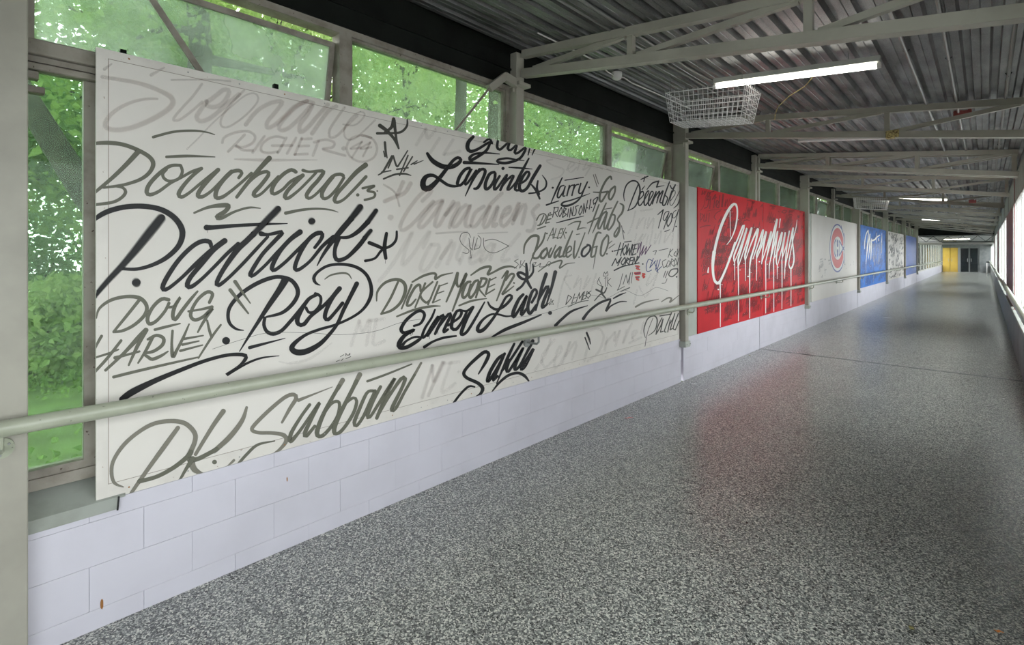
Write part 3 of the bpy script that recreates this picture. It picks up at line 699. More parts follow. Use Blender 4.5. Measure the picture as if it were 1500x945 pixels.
L 22: 1045,445,20 990,560,26 910,745,10 | 950,650 1020,560 1105,430,22 | 1005,570 985,640,28 1000,655,24 1050,580,22 1112,478,22 1060,590,26 1048,640,28 1080,620,22 1130,530,22 1185,425,30
L 26: 1185,490,24 1110,610,28 1096,640,28 1130,615,20 1195,490,12
L 20: 870,815,8 930,740,20 1000,685,24 1070,668,24 1120,690,26 1152,730,14
''', '''k .1
M 16: 320,275,14 275,370,22 218,502,12 | 175,525,20 285,488,12
M 24: 232,367
M 16: 335,345,14 300,362,18 275,440,20 290,457,18 330,400,16 348,350,16 325,440,18 345,440,12 | 385,345,16 362,438,18 | 372,400,12 395,352,14 420,342,18 | 432,338,16 408,436,18 | 418,398,12 442,345,14 468,335,18 | 490,325,16 470,400,20 482,418,16 510,395,14 552,308,16 510,400,20 490,450,18 440,500,22 370,530,26 315,527,26 330,500,20 400,480,16 500,445,14 572,418,6
M 11: 345,298,12 515,270,10
M 20: 565,362
M 10: 250,545 230,637 | 240,552 282,545 275,580 250,592 275,632 | 312,545 285,600 295,632 317,590 312,545 | 337,545 320,637 | 337,550 357,560 335,590 357,610 325,637 | 377,560 365,632 | 397,545 385,637 | 397,550 410,622 422,540 | 467,530 440,540 447,570 440,612 420,622 | 492,530 470,590 480,617 502,570 492,530 | 517,510 510,602 | 517,515 530,592 552,480
M 16: 548,550 | 585,545 | 208,598
M 11: 575,485 582,470 565,562 | 642,450 605,480 607,517 635,490 645,455 598,585
M 12: 265,688,10 390,655,16 515,625,8
''', '''g .2
M 18: 605,405,14 680,408,20 740,398,20 | 772,285,20 762,260,22 720,300,24 675,390,24 660,470,26 680,490,24 720,430,20 738,400 | 802,350,20 760,390,24 745,450,24 765,472,22 800,410,20 807,355
M 9: 605,245 640,355 | 622,240 652,330
M 16: 655,520,16 610,640,20 555,790,10 | 722,505,16 650,660,20 595,780,10 | 548,690,14 600,665,18 662,635,12 | 705,562,10 775,550,12
M 20: 722,580,18 680,620,22 645,720,22 660,742,20 700,660,18 730,590,20 700,720,22 715,742 770,610 | 828,490,18 770,610,22 735,720,22 745,752,20 790,690,22 802,620,20 772,612 | 850,508,14 880,530,24 870,590,24 840,630,20 825,660,18 845,700,22 835,770,28 805,815,28 795,790,20 830,730,16
M 14: 85,665 110,620 150,605 172,625 160,660 130,700 95,712 | 150,620 110,712 | 195,605 165,692 | 190,622 225,612 | 180,660 215,650 | 165,692 200,682 | 90,745 165,720
M 12: 370,710,8 430,680,14 485,675,16 470,720,16 455,750,14 500,735,12 540,735,4
''', '''k .1
M 15: 890,485,8 885,420,14 910,340,16 960,300,18 1010,310,18 1035,370,20 1025,460,18 985,540,16 920,575,10 | 1020,330,14 970,450,16 925,570,10
M 14: 1020,480,12 1067,430,14 1060,395,16 1035,420,18 1018,490,18 1035,527,16 1085,460,12 1118,402,12 1110,390,14 1085,430,18 1073,500,18 1090,522,16 1157,420,14 1145,395,14 1125,430,18 1113,500,18 1130,522,16 1187,395,14 1150,512,14 | 1165,462 1217,395,16 1190,502,14 | 1200,452 1250,390,16 1220,490,16 1245,500
M 12: 1055,378,14 1080,345,8 | 1100,378,10 1150,320,16 1210,300,18 1190,355,16 1262,340,6 | 1045,285,12 1110,255,16 | 1082,260 1070,305
M 14: 1312,305,14 1265,430,18 1245,512,18 1265,522,16 1292,460,14 1270,432 | 1332,390 1290,517,14 | 1318,340 1337,372 1367,330 1335,400 | 1320,482 1362,420 1357,385 1330,420 1313,500 1335,522 1385,430 1412,370,8 | 1412,440,8 1390,510,14 1350,550,8
M 12: 1200,610,10 1252,565,14 1205,735,10 | 1305,580 1270,592 1250,650 1265,667 1305,590 1255,745,10 | 1322,600 1285,680 1295,722 1327,670 1332,602 1322,600 | 1372,570 1345,592 1340,640 1365,632 1397,560 1340,767,8 | 1265,767,12 1312,750,6
M 18: 1370,720
''', '''g .12
M 10: 235,735 180,852 | 235,735 232,832 | 198,805 248,790 | 262,740 240,827 268,820 | 302,740 270,832 | 297,750 328,740 | 285,787 312,780 | 270,832 302,822 | 348,735 303,832 | 313,738 343,830
M 20: 176,786 | 350,778
N 20: 80,285,14 90,210,20 140,145,26 190,135,28 205,160,26 180,250,22 130,370,8 | 262,110,14 235,190,20 160,290,18 165,325,24 200,320,22 240,270,20 272,240,20 235,270,24 220,310,26 245,327,24 277,280,20 272,240 | 312,240,16 290,290,22 300,317,22 350,215,12
N 18: 385,230,20 345,280,24 340,322,24 370,290,18 395,230,18 375,310,22 400,310 | 492,95,14 440,220,22 410,310,22 430,308,14 | 436,288,12 478,258,16 477,226,16 456,232,18 438,280,20 446,318,20 482,292,12 | 512,180,14 500,290,22 515,317,18 597,110,12
N 16: 545,318
N 10: 525,125 552,120
N 18: 732,112,18 700,115,22 665,220,22 648,310,22 680,302,18 697,230 | 640,242,12 702,225,14 | 695,225,14 680,330,10 665,420,5 | 787,130,18 745,190,22 730,290,22 755,302,18 790,220,18 797,142,18 782,130 | 800,202,10 827,180,8 | 800,242,10 852,205,8
N 18: 782,290
N 14: 200,440,10 270,390,14 350,355,18 400,350,18 380,410,16 440,375,12 510,365,6
''', '''k .12
N 20: 625,215,18 580,250,24 568,295,24 590,312,22 632,270,20 642,225,22 618,212
N 11: 900,195 868,302 | 927,200 900,307 | 845,267 922,245 | 947,215 920,260 930,302 952,265 947,215 | 967,205 950,297 977,240 975,302 1002,210 | 1007,215 990,302 | 1027,210 1000,302 | 1015,215 1047,205 | 1010,252 1037,245 | 1000,302 1032,290 | 935,190 992,182
N 11: 857,330 825,392 | 857,330 870,372 907,320 875,392 | 937,320 905,365 920,387 942,350 937,320 | 957,325 935,392 | 957,325 977,335 950,355 977,387 | 987,320 970,387 | 987,325 1007,320 | 980,352 1002,345 | 970,387 997,380 | 1017,320 1000,382 | 1017,320 1027,377 1047,310 | 1040,320 1062,315 1020,377 1057,367 | 845,432,14 930,395,14 1062,370,6
N 16: 830,268 | 1090,378 | 1382,490
O 20: 250,370,32 300,320,28 400,240,24 545,190,8 | 785,125,14 840,95,18 900,72,6 | 505,310,32 560,240,26 650,170,24 740,135,24 755,147,22 715,240,22 760,195,16 840,158,14 905,155,8
O 16: 535,440,20 555,490,20 570,545,10 | 520,485,14 560,595,10
''', '''p .15
N 9: 1060,200 1042,280 1080,190 1062,312 1102,220 1080,302 1125,230 1110,295 1162,215
''', '''r .3
N 16: 1030,395 1060,400 1035,415 1062,425 | 1020,455 1070,450 1022,465 1068,462 | 1030,490 1060,488 1035,505 1055,515 | 1088,462 1110,465 1085,480 1108,485 1095,495
''', '''p .2
N 8: 1035,400 1055,415 | 1022,458 1068,455 | 1032,495 1055,500
''', '''n .1
N 8: 1172,350 1140,340 1120,400 1130,442 1167,430 | 1182,330 1150,412 1202,350 | 1190,360 1222,452 | 1217,345 1200,432 | 1242,340 1210,442 1252,400
''', '''h .12
N 7: 1292,340 1260,360 1270,412 1302,390 | 1312,350 1290,400 1310,402 1327,360 1312,350 | 1342,330 1325,402 | 1342,335 1362,350 1335,370 1362,402 | 1372,330 1360,397 1387,370 1372,330 | 1402,325 1390,387 | 1332,250 1310,322 | 1352,250 1320,290 1347,317 | 1360,292 1377,270 1360,300 1382,312 | 1392,250 1385,312 1412,240 | 1180,270 1210,262 1195,300 | 1230,262 1310,245
N 8: 452,640 430,722 | 452,640 482,660 430,722 | 507,630 480,712 507,700 | 500,667 522,660 | 547,620 515,707 | 547,620 547,672 582,615 560,692 | 592,610 570,682 597,670 | 585,647 607,640 | 612,610 600,672 | 612,610 632,625 605,640 622,672 | 647,605 620,625 642,640 620,667
N 6: 720,490 700,540 740,570 710,500 | 760,500 775,490 768,570 | 790,490 785,565 | 815,500 790,530 820,570 | 750,480 760,445 772,465 785,440 790,475 750,480 | 1255,545 1285,540 1300,505
N 7: 917,460 890,562 870,602 932,570 | 947,470 920,552 | 947,470 960,542 987,450 | 982,460 970,552 | 1002,450 990,542
N 10: 745,570,16 735,620,22 770,670,14 | 690,595,20 740,620 | 780,580,12 760,620,16 720,640 675,690,10 | 900,612 977,580
N 12: 1392,420 1340,427 1315,470 1345,487 1390,450 1392,420
N 8: 1287,440 1270,492 | 1307,440 1285,497 | 910,50 930,165 | 925,90 932,110 | 450,742 540,702 622,687
N 3: 0,825 220,800 420,740 560,700 | 640,640 720,655 780,670 900,610 950,605 1060,650 1150,610 1210,580 1310,610
G 3: 0,555 200,490 400,440 700,445 900,460 1150,440 1350,375 1500,350
G 5: 910,625 935,610 | 950,620 950,600 965,615 980,600 978,615 | 880,660 905,650 | 915,655 930,640 | 950,640 985,625
''', '''b .25
O 14: 990,205,18 1070,165,16 1205,135,6 | 1230,160,8 1290,125,14 1325,130,16 1310,165,14 1395,100,6
''', '''e .35
O 22: 60,780 150,650 205,500 | 240,500 130,640 130,720 160,752 225,690 | 240,682 302,600 290,562 250,640 240,752 302,702 382,520 310,722 | 340,652 422,530 442,542 400,682 | 560,500 510,702 | 540,430 640,402 692,480 640,622 540,702
O 20: 722,490 700,602 | 710,542 792,440 | 802,440 790,522 842,420 800,562 | 902,420 870,542 922,420 952,360 | 960,492 1002,430 960,442 960,512 | 1062,350 1040,452 | 930,540 1040,490
M 14: 232,110 180,122 232,160 332,200 302,262 220,292 | 360,202 432,150 402,132 370,190 402,222 452,180 | 482,140 460,202 | 540,140 510,202 562,170 592,150 532,252 | 640,160 690,190 | 730,190 780,215
M 14: 992,580 960,702 922,790 | 1030,650 1000,740 1050,660 1070,640 | 1090,650 1070,740 | 1120,640 1100,740 1160,640 1150,740 | 1000,790 980,900 1060,790 1010,900 1090,790 | 1110,800 1090,890 | 1150,760 1120,890 | 1180,790 1170,880 1230,760 1210,880 | 1280,780 1260,870 1340,760 1330,880 | 1040,575 1150,560
N 14: 450,430 400,560 360,740 | 480,470 420,500 470,590 | 540,480 500,580 560,500 550,590 | 620,480 580,590 640,500 | 690,460 650,590 | 1160,460 1120,560 1170,520 1220,450 1180,560 | 1040,600 1010,720 | 1060,570 1110,660 1180,560
''', '''h .12
O 11: 1078,492,6 1065,420,10 1100,320,12 1160,290,14 1190,330,14 1170,420,10 1110,472,6 | 1150,312 1100,440 1075,572,6 | 1235,310 1195,390 1178,462 1220,390 1245,320 1220,442 1245,435 | 1325,260 1260,420 1272,442 | 1215,292 1322,275 | 1312,330 1288,442 | 1300,382 1342,310 | 1355,270 1310,422 1332,410 | 1388,270 1340,400 1360,422 1395,340
''']
WORDS2 = ['''w .06
P 40: 475,815,8 530,740,18 580,620,24 607,480,28 610,370,30 590,312,42 550,322,50 480,420,50 400,600,50 340,800,46 315,930,44
Q 30: 255,60,40 240,180,32 245,300,26 265,360,30 298,370,32 335,310,24 400,160,22 470,-30,26
P 26: 500,990,22 600,770,24 680,580,30 690,610,28 620,810,26 562,960,28 568,1040,14 | 568,1030,14 640,860,22 728,612,30 660,850,28 615,1000,30 617,1090,12
P 26: 617,1080,14 700,850,22 788,605,30 740,800,28 700,950,30 704,1020,12 | 704,1010,14 780,800,24 866,620,36 830,800,30 770,1000,30 755,1140,12
P 26: 800,990,16 870,790,22 930,635,32 900,800,28 850,930,28 846,995,12 | 846,985,14 900,860,20 968,655,30 930,850,26 905,1055,12
P 24: 907,1040,14 980,820,22 1030,655,28 1000,820,26 960,1015,12 | 960,1005,14 1030,760,24 1106,500,26 1060,750,28 1003,1075,12
P 22: 1002,1060,14 1060,840,20 1110,650,24 1080,850,24 1056,1005,12 | 1145,498,20 1130,605,12
P 22: 1056,995,12 1130,850,18 1166,665,26 1120,800,26 1090,980,26 1102,1068,12 1150,900,18 1205,665,24 1175,850,24 1160,1005,12
P 22: 1160,990,12 1220,810,20 1256,645,24 1220,850,24 1191,1135,10 | 1191,1120,12 1250,850,20 1302,612,26 1290,750,24 1302,880,22 1308,1000,24 1288,1085,26 1265,1112,28 1245,1070,20 1250,1000,16 1300,750,16 1340,600,14 1353,510,8
Q 12: 312,370,14 312,560,10 308,808,9 | 497,190,14 497,440,9 492,750,8 | 612,230,16 610,440,9 606,722,8 | 462,150,10 460,340,5 | 571,140,10 569,350,5 | 684,120,10 681,345,5 | 774,150,12 773,400,8 768,672,7 | 811,190,10 807,330,4 | 855,130,12 853,380,8 850,655,7 | 891,190,10 888,330,4 | 938,140,12 936,380,8 931,630,7 | 966,240,12 963,330,4 | 1027,230,12 1026,400,8 1022,600,7
Q 16: 196,215,10 190,262,18 | 292,436 | 330,388,8 | 595,305 | 515,240,9 | 710,157 | 625,267,7 | 900,212,8 | 790,183,7 | 1023,262,8 | 453,185,7 | 477,213,7 | 555,175,7 | 328,385,7
P 16: 520,400,14 522,720,8 | 545,405,8 | 505,460,8 | 620,505,10 | 820,600,8 | 1075,525,10
''', '''d .2
P 18: 215,215 190,330 150,385,8 | 225,240 260,215 240,330 200,360 | 280,210 265,360 | 300,250 340,185 | 340,195 315,355 | 305,240 350,225 | 350,330 375,280 355,265 345,330 370,355 | 395,200 380,355 | 435,185 415,340 | 440,190 425,340 | 240,395 300,380 420,375,8 | 250,165 320,148
P 14: 140,600 200,580 270,575 | 150,420 145,520 | 165,430 185,450 160,500 | 200,430 190,520 220,510 | 230,430 215,520 | 260,420 250,530 | 400,390 350,420 320,470 340,500 | 1165,410 1195,390 1225,400 1200,425 1165,415 | 1125,405 1130,410
''']
WORDS4 = ['''w .15
S 12: 105,405,8 108,320,12 125,230,12 150,178,12 152,240,10 135,400,9 120,595,5 | 120,560,6 150,340,9 172,225,10 165,380,10 150,520,6 | 150,500,6 175,370,9 192,285,10 185,420,10 178,540,5
S 26: 205,305,22 235,292,20 250,270,16 290,242,16
S 10: 275,285,12 280,310,10 | 255,215,5 252,330,6 | 320,215,4 310,330,7 | 170,230 160,300
''', '''q .4
S 18: 200,340 192,520,8 | 215,350 210,560,6 | 230,330 222,600,6 | 245,350 240,520,6 | 260,340 252,585,5 | 275,345 268,590,5 | 290,340 282,560,5 | 305,320 298,520,5 | 320,240,8 312,460,8 | 180,330 176,540,6
S 10: 120,590,8 118,830,3 | 90,700,5 88,800,3 | 210,720,5 208,800,2
''']
# ------------------------------------------------------------------ murals
def homog(src, dst):
    """3x3 homography src->dst from four point pairs (gauss elimination)"""
    A = []
    for (x, y), (u, v) in zip(src, dst):
        A.append([x, y, 1, 0, 0, 0, -u*x, -u*y, u]); A.append([0, 0, 0, x, y, 1, -v*x, -v*y, v])
    for i in range(8):
        p = max(range(i, 8), key=lambda r: abs(A[r][i])); A[i], A[p] = A[p], A[i]
        for r in range(8):
            if r != i:
                f = A[r][i]/A[i][i]
                for c in range(i, 9): A[r][c] -= f*A[i][c]
    h = [A[i][8]/A[i][i] for i in range(8)]+[1]
    return lambda x, y: ((h[0]*x+h[1]*y+h[2])/(h[6]*x+h[7]*y+1), (h[3]*x+h[4]*y+h[5])/(h[6]*x+h[7]*y+1))
# sketch frames: (origin x, origin y, scale) of the drawing sheets the strokes were noted on
SHEET = {'A': (130,70,5), 'B': (130,200,5), 'C': (130,280,5), 'D': (130,400,5), 'E': (300,100,5), 'F': (300,280,5), 'G': (300,400,5), 'H': (130,550,5), 'I': (340,500,5),
         'J': (530,160,5), 'K': (530,300,5), 'L': (530,420,5), 'M': (760,210,6), 'N': (740,320,5.5556), 'O': (760,420,6), 'P': (1010,260,8.3333), 'Q': (1010,360,6.75), 'R': (1180,300,6.75), 'S': (1255,315,8.222), 'X': (0,0,1)}
def catmull(P, step):
    out = []
    n = len(P)
    for i in range(n-1):
        p0, p1, p2, p3 = P[max(i-1, 0)], P[i], P[i+1], P[min(i+2, n-1)]
        d = math.hypot(p2[0]-p1[0], p2[1]-p1[1]); m = max(2, min(14, int(d/step)))
        for k in range(m):
            t = k/m
            out.append(tuple(.5*((2*b)+(-a+c)*t+(2*a-5*b+4*c-d_)*t*t+(-a+3*b-3*c+d_)*t**3) for a, b, c, d_ in zip(p0, p1, p2, p3)))
    out.append(P[-1]); return out
LAY = [0]
PEAK = {'f': .20, 'e': .105, 'q': .5}
def ribbon(mb, pts, wid, fn, soft, caps=True, pk=1.0):
    """pts: list of (x,y,w) on the drawing; fn maps to (u,v) on the board; mesh gets alpha ramp across the brush"""
    P = catmull(pts, wid*.45) if len(pts) > 2 else [tuple(a+(b-a)*t for a, b in zip(pts[0], pts[1])) for t in (0, .33, .66, 1)]
    P = [(x, y, max(wid*.05, w_)) for x, y, w_ in P]
    def tang(i):
        a, b = P[max(i-1, 0)], P[min(i+1, len(P)-1)]; dx, dy = b[0]-a[0], b[1]-a[1]; l = math.hypot(dx, dy) or 1
        return dx/l, dy/l
    rows = []
    t0 = tang(0); r = P[0][2]/2
    if caps:
        for th in (1.45, 1.1, .7, .35): rows.append((P[0][0]-t0[0]*r*math.sin(th), P[0][1]-t0[1]*r*math.sin(th), 2*r*math.cos(th), t0))
    for i, p in enumerate(P): rows.append((*p, tang(i)))
    t1 = tang(len(P)-1); r = P[-1][2]/2
    if caps:
        for th in (.35, .7, 1.1, 1.45): rows.append((P[-1][0]+t1[0]*r*math.sin(th), P[-1][1]+t1[1]*r*math.sin(th), 2*r*math.cos(th), t1))
    LAY[0] += 1
    x0 = .0010 + LAY[0]*1.2e-6
    base = len(mb.v); ks = (-1-soft*.7, -1+soft*.9, 1-soft*.9, 1+soft*.7); al = (0, pk, pk, 0)
    for j, (x, y, w_, t) in enumerate(rows):
        for k, a in zip(ks, al):
            u, v = fn(x-t[1]*k*w_/2, y+t[0]*k*w_/2)
            mb.v.append((x0+j*4e-9, u, v)); mb.a.append(a)
    for j in range(len(rows)-1):
        for k in range(3):
            a = base+j*4+k; mb.f.append((a, a+1, a+5, a+4))
def parse(s, dw):
    P = []
    for tok in s.split():
        q = [float(z) for z in tok.split(',')]; P.append(q)
    known = [i for i, q in enumerate(P) if len(q) == 3]
    out = []
    for i, q in enumerate(P):
        if len(q) == 3: w_ = q[2]
        elif not known: w_ = dw
        else:
            lo = [k for k in known if k < i]; hi = [k for k in known if k > i]
            if lo and hi: a, b = lo[-1], hi[0]; w_ = P[a][2]+(P[b][2]-P[a][2])*(i-a)/(b-a)
            else: w_ = P[lo[-1] if lo else hi[0]][2]
        out.append((q[0], q[1], w_))
    return out
def corners(P):
    out = [[P[0]]]
    for i in range(1, len(P)-1):
        out[-1].append(P[i]); a, b, c = P[i-1], P[i], P[i+1]
        d = (b[0]-a[0])*(c[0]-b[0])+(b[1]-a[1])*(c[1]-b[1])
        if d < -.1*math.hypot(b[0]-a[0], b[1]-a[1])*math.hypot(c[0]-b[0], c[1]-b[1]): out.append([P[i]])
    out[-1].append(P[-1]); return out
def word(text, fn, parent, clip=None):
    """text block: first line 'color soft', further lines 'SHEET width: points | points'"""
    lines = [l.strip() for l in text.strip().split('\n') if l.strip()]
    ink, soft = lines[0].split(); soft = float(soft)
    def flush(mb, dw):
        if not mb.v: return
        if clip:
            y0, y1, z0, z1 = clip
            mb.v = [(x, min(max(y, y0), y1), min(max(z, z0), z1)) for x, y, z in mb.v]
        o = mb.build('lettering', INK[ink], parent, recalc=False)
        if dw <= 12: o['kind'] = 'stuff'
    for l in lines[1:]:
        mb = MB()
        hd, body = l.split(':'); sh, dw = hd.split(); ox, oy, s = SHEET[sh]; dw = float(dw)
        wk = .70 if sh == 'P' else (1.12 if ink in 'fe' else .80 if sh in 'MN' else .92)
        for st in body.split('|'):
            P = [(ox+x/s, oy+y/s, w_/s*wk) for x, y, w_ in parse(st, dw)]
            if len(P) == 1: P = [P[0], (P[0][0]+.3, P[0][1]-.05, P[0][2])]
            for Q in (corners(P) if dw <= 12 else [P]): ribbon(mb, Q, dw/s, fn, soft, True, PEAK.get(ink, 1.0))
            if dw > 12: flush(mb, dw); mb = MB()
        flush(mb, dw)
def poly_fill(name, pts, x, ink, parent):
    mb = MB(); mb.v = [(x, p[0], p[1]) for p in pts]; mb.f = [tuple(range(len(pts)))]; mb.a = [1.0]*len(pts)
    me = mb.build(name, INK[ink], parent, recalc=False); return me
def board(name, lab, y0, y1, m, corners, boards=1, trim=True, z0=ZB):
    t = thing(name, lab, 'mural', (0, y0, z0), 'murals on the corridor wall')
    yy = [y0+(y1-y0)*k/boards for k in range(boards+1)]
    for a, b in zip(yy, yy[1:]):
        MB().cbox(-.018, .0, a-y0+(.006 if a > y0 else 0), b-y0-(.006 if b < y1 else 0), 0, ZT-z0, .002).build('board', m, t)
    if trim:
        Ls, H = y1-y0, ZT-z0
        for (a, b, c, d) in ((0, .042, 0, H), (Ls-.04, Ls, 0, H), (.043, Ls-.041, H-.04, H), (.043, Ls-.041, 0, .068)):
            e = MB().box(-.001, .0007, a, b, c, d).build('edge_trim', M['trim'], t)
        for (a, b, c, d) in ((.0425, .0445, .07, H-.04), (Ls-.0425, Ls-.0405, .07, H-.04), (.0425, Ls-.0405, H-.0425, H-.0405), (.0425, Ls-.0405, .0685, .0705)):
            MB().box(-.001, .0009, a, b, c, d).build('trim_seam', M['seam'], t)
        for k in range(24):
            q = .12+k*(Ls-.2)/24
            for zz in (H-.02, .03): MB().tube([(.0, q, zz), (.0018, q, zz)], .004, 6).build('screw', M['rust' if k % 3 == 0 else 'alu'], t)
    hf = homog(corners, [(0, ZT-z0), (y1-y0, ZT-z0), (y1-y0, 0), (0, 0)])
    return t, hf
t1, H1 = board('mural_panel', 'long white mural panel covered in black and grey spray script names', .34, 6.27, M['white'], [(145,72), (994,262), (993,505), (135,733)])
CL1 = (0.0, 5.93, 0, ZT-ZB)
for tx in WORDS1: word(tx, H1, t1, CL1)
t2, H2 = board('mural_panel', 'red mural panel with dripping white script lettering', 6.85, 12.56, M['red'], [(1024.4,270.8), (1184,309.2), (1181.9,446), (1021.9,491)], 2, False)
t3, H3 = board('mural_panel', 'white mural panel with round red and blue emblem', 13.17, 18.83, M['white'], [(1193.3,311.9), (1258.5,326.7), (1257,424), (1191.5,438.5)], 1, False)
t4, H4 = board('mural_panel', 'bright blue mural panel with white dripping script', 19.5, 25.1, M['blue'], [(1262.5,328.4), (1299.8,337.5), (1298.2,411.7), (1262,420.2)], 1, False)
t5, H5 = board('mural_panel', 'far white mural panel covered in dark scribbles', 25.75, 31.35, M['white'], [(1300,337), (1324,342), (1324,400), (1300,411)], 1, False)
t6, H6 = board('mural_panel', 'farthest dark blue mural panel beside the dark fascia', 32.0, 37.6, M['blue2'], [(1325,342), (1341,347), (1341,396), (1325,400)], 1, False)
# random running script used as background scribble
def scribble(parent, y0, y1, z0, z1, ink, n, hmin, hmax, wd, soft=.3, seed=1, slant=.35):
    rr = random.Random(seed); mb = MB(); ident = lambda x, y: (x, y)
    for _ in range(n):
        x = rr.uniform(y0, y1); y = rr.uniform(z0, z1); h = rr.uniform(hmin, hmax); k = rr.randint(3, 9); pts = []
        a = rr.uniform(-.05, .12); cx = x
        for q in range(k):
            hh = h*rr.choice((.5, .6, 1.0, .55)); st = h*rr.uniform(.16, .36)
            pts.append((cx, y+a*(cx-x))); cx += st
            pts.append((cx+hh*slant, y+hh+a*(cx-x))); cx += st*rr.uniform(.0, .5)
        pts = [(min(max(u, y0-.02), y1), min(max(v, z0), z1), wd*rr.uniform(.7, 1.2)) for u, v in pts]
        pts = [p for i, p in enumerate(pts) if i == 0 or math.hypot(p[0]-pts[i-1][0], p[1]-pts[i-1][1]) > .01]
        if len(pts) < 3: continue
        ribbon(mb, pts, .06, ident, soft)
        if rr.random() < .3:
            ribbon(mb, [(x, y-.05, wd), ((x+cx)/2, y-.03, wd), (min(cx, y1), y-.04, wd*.6)] if cx < y1 and y-.06 > z0 else [(x, y, wd), (x+.02, y+.05, wd)], .06, ident, soft)
    return tag(mb.build('scribble', INK[ink], parent, recalc=False), None, None, None, 'stuff')
Ls = 12.56-6.85; Hh = ZT-ZB
scribble(t2, .05, Ls/2-.05, .03, Hh-.03, 'd', 120, .10, .24, .017, seed=3)
scribble(t2, Ls/2+.05, Ls-.05, .03, Hh-.03, 'd', 120, .10, .24, .017, seed=4)
for tx in WORDS2: word(tx, H2, t2, (0, Ls, 0, Hh))
scribble(t4, .05, 5.5, .03, Hh-.03, 'c', 120, .10, .25, .03, seed=5)
for tx in WORDS4: word(tx, H4, t4, (0, 5.6, 0, Hh))
scribble(t5, .1, 5.4, .05, Hh-.05, 'h', 130, .08, .22, .022, seed=6)
scribble(t6, .1, 5.4, .05, Hh-.05, 'c', 60, .10, .3, .05, seed=8)
scribble(t3, .6, 2.0, .5, 1.0, 'l', 16, .06, .14, .008, seed=9)
scribble(t3, 3.6, 5.2, .6, 1.0, 'l', 6, .04, .09, .007, seed=10)
# emblem: wide C with an H inside, on the third mural (drawn in metres about its centre)
ec = H3(1229.5, 362.3); EX = 1.03*(H3(1240, 362)[0]-H3(1218.2, 362)[0])/2; EZ = (H3(1229, 327)[1]-H3(1229, 398)[1])/2
def ering(name, rx, rz, x, ink, notch=None):
    pts = []
    for k in range(72):
        a = 2*math.pi*k/72; px, pz = rx*math.cos(a), rz*math.sin(a)
        if notch and px > notch[0]: px = notch[0]-(notch[1] if abs(pz) < .5*rz else 0)*0
        pts.append((ec[0]+px, ec[1]+pz))
    return poly_fill(name, pts, x, ink, t3)
X0 = .0012
ering('emblem_outline', EX, EZ, X0, 'B', (EX*.86, 0))
ering('emblem_border', EX*.93, EZ*.94, X0+.0001, 'W', (EX*.80, 0))
ering('emblem_ring', EX*.84, EZ*.83, X0+.0002, 'R', (EX*.73, 0))
ering('emblem_inner_border', EX*.56, EZ*.48, X0+.0003, 'W')
# mouth of the C (white gap closing to the right) and the H
def loc(pts): return [(ec[0]+a*EX, ec[1]+b*EZ) for a, b in pts]
poly_fill('emblem_mouth', loc([(.30, .20), (.90, .07), (.90, -.07), (.30, -.20)]), X0+.0004, 'W', t3)
mb = MB(); ident = lambda x, y: (x, y); sw = EX*.045
def es(pts, w_=1.0): ribbon(mb, [(p[0], p[1], sw*w_) for p in loc(pts)], sw, ident, .1)
es([(-.22, .36), (-.40, .22), (-.46, 0), (-.40, -.22), (-.22, -.36)])
es([(-.24, .30), (-.24, -.30)])
es([(.22, .30), (.86, -.07)], 1.3); es([(.22, -.30), (.86, .07)], 1.3)
es([(.20, .30), (.20, -.30)])
for a in (-.02,):
    for b in (.27, .13, -.13, -.27): es([(a-.035, b), (a+.035, b)], 2.4)
mb.build('emblem_letter', INK['B'], t3, recalc=False)
mb = MB()
ribbon(mb, [(p[0], p[1], sw*1.4) for p in loc([(.45, .93), (.62, .72)])], sw, ident, .1); ribbon(mb, [(p[0], p[1], sw*1.2) for p in loc([(.86, .62), (.86, .25)])], sw, ident, .1); ribbon(mb, [(p[0], p[1], sw*1.2) for p in loc([(.86, -.62), (.86, -.25)])], sw, ident, .1)
mb.build('emblem_serif', INK['B'], t3, recalc=False)
# ------------------------------------------------------------------ light fixtures and wire guards
def fixture(x0, x1, y, z0, z1, lit, lab):
    t = thing('strip_light', lab, 'light', (x0, y, z0), 'fluorescent strip lights under the roof')
    L = x1-x0; dz = z1-z0
    MB().beam((-.02, 0, .045), (L+.02, 0, dz+.045), .055, .04).build('housing', M['housing' if not lit else 'palegrey'], t)
    MB().tube([(0, 0, 0), (L, 0, dz)], .021, 14).build('tube', M['tube_on' if lit else 'tube_off'], t, True)
    MB().tube([(-.025, 0, 0), (0, 0, 0)], .023, 12).tube([(L, 0, dz), (L+.025, 0, dz)], .023, 12).build('end_cap', M['housing'], t)
    for q in (.15, .85):
        xx = L*q; MB().tube([(xx, 0, dz*q+.06), (xx, 0, deckz(x0+xx)-z0+.01)], .004, 6).build('hanger', M['galv'], t)
    return t
fixture(1.17, 2.34, 4.5, 3.20, 3.08, True, 'nearest lit fluorescent tube beside the wire basket')
fixture(1.05, 2.1, 7.8, 3.27, 3.15, False, 'unlit fluorescent tube behind the second truss')
fixture(.98, 2.25, 16.0, 3.11, 3.00, True, 'second lit fluorescent tube, midway down the corridor')
fixture(1.0, 2.2, 27.2, 3.14, 3.02, True, 'third lit fluorescent tube, far down the corridor')
fixture(.9, 2.2, 45.0, 2.66, 2.66, True, 'lit fluorescent tube beyond the far lattice beam')
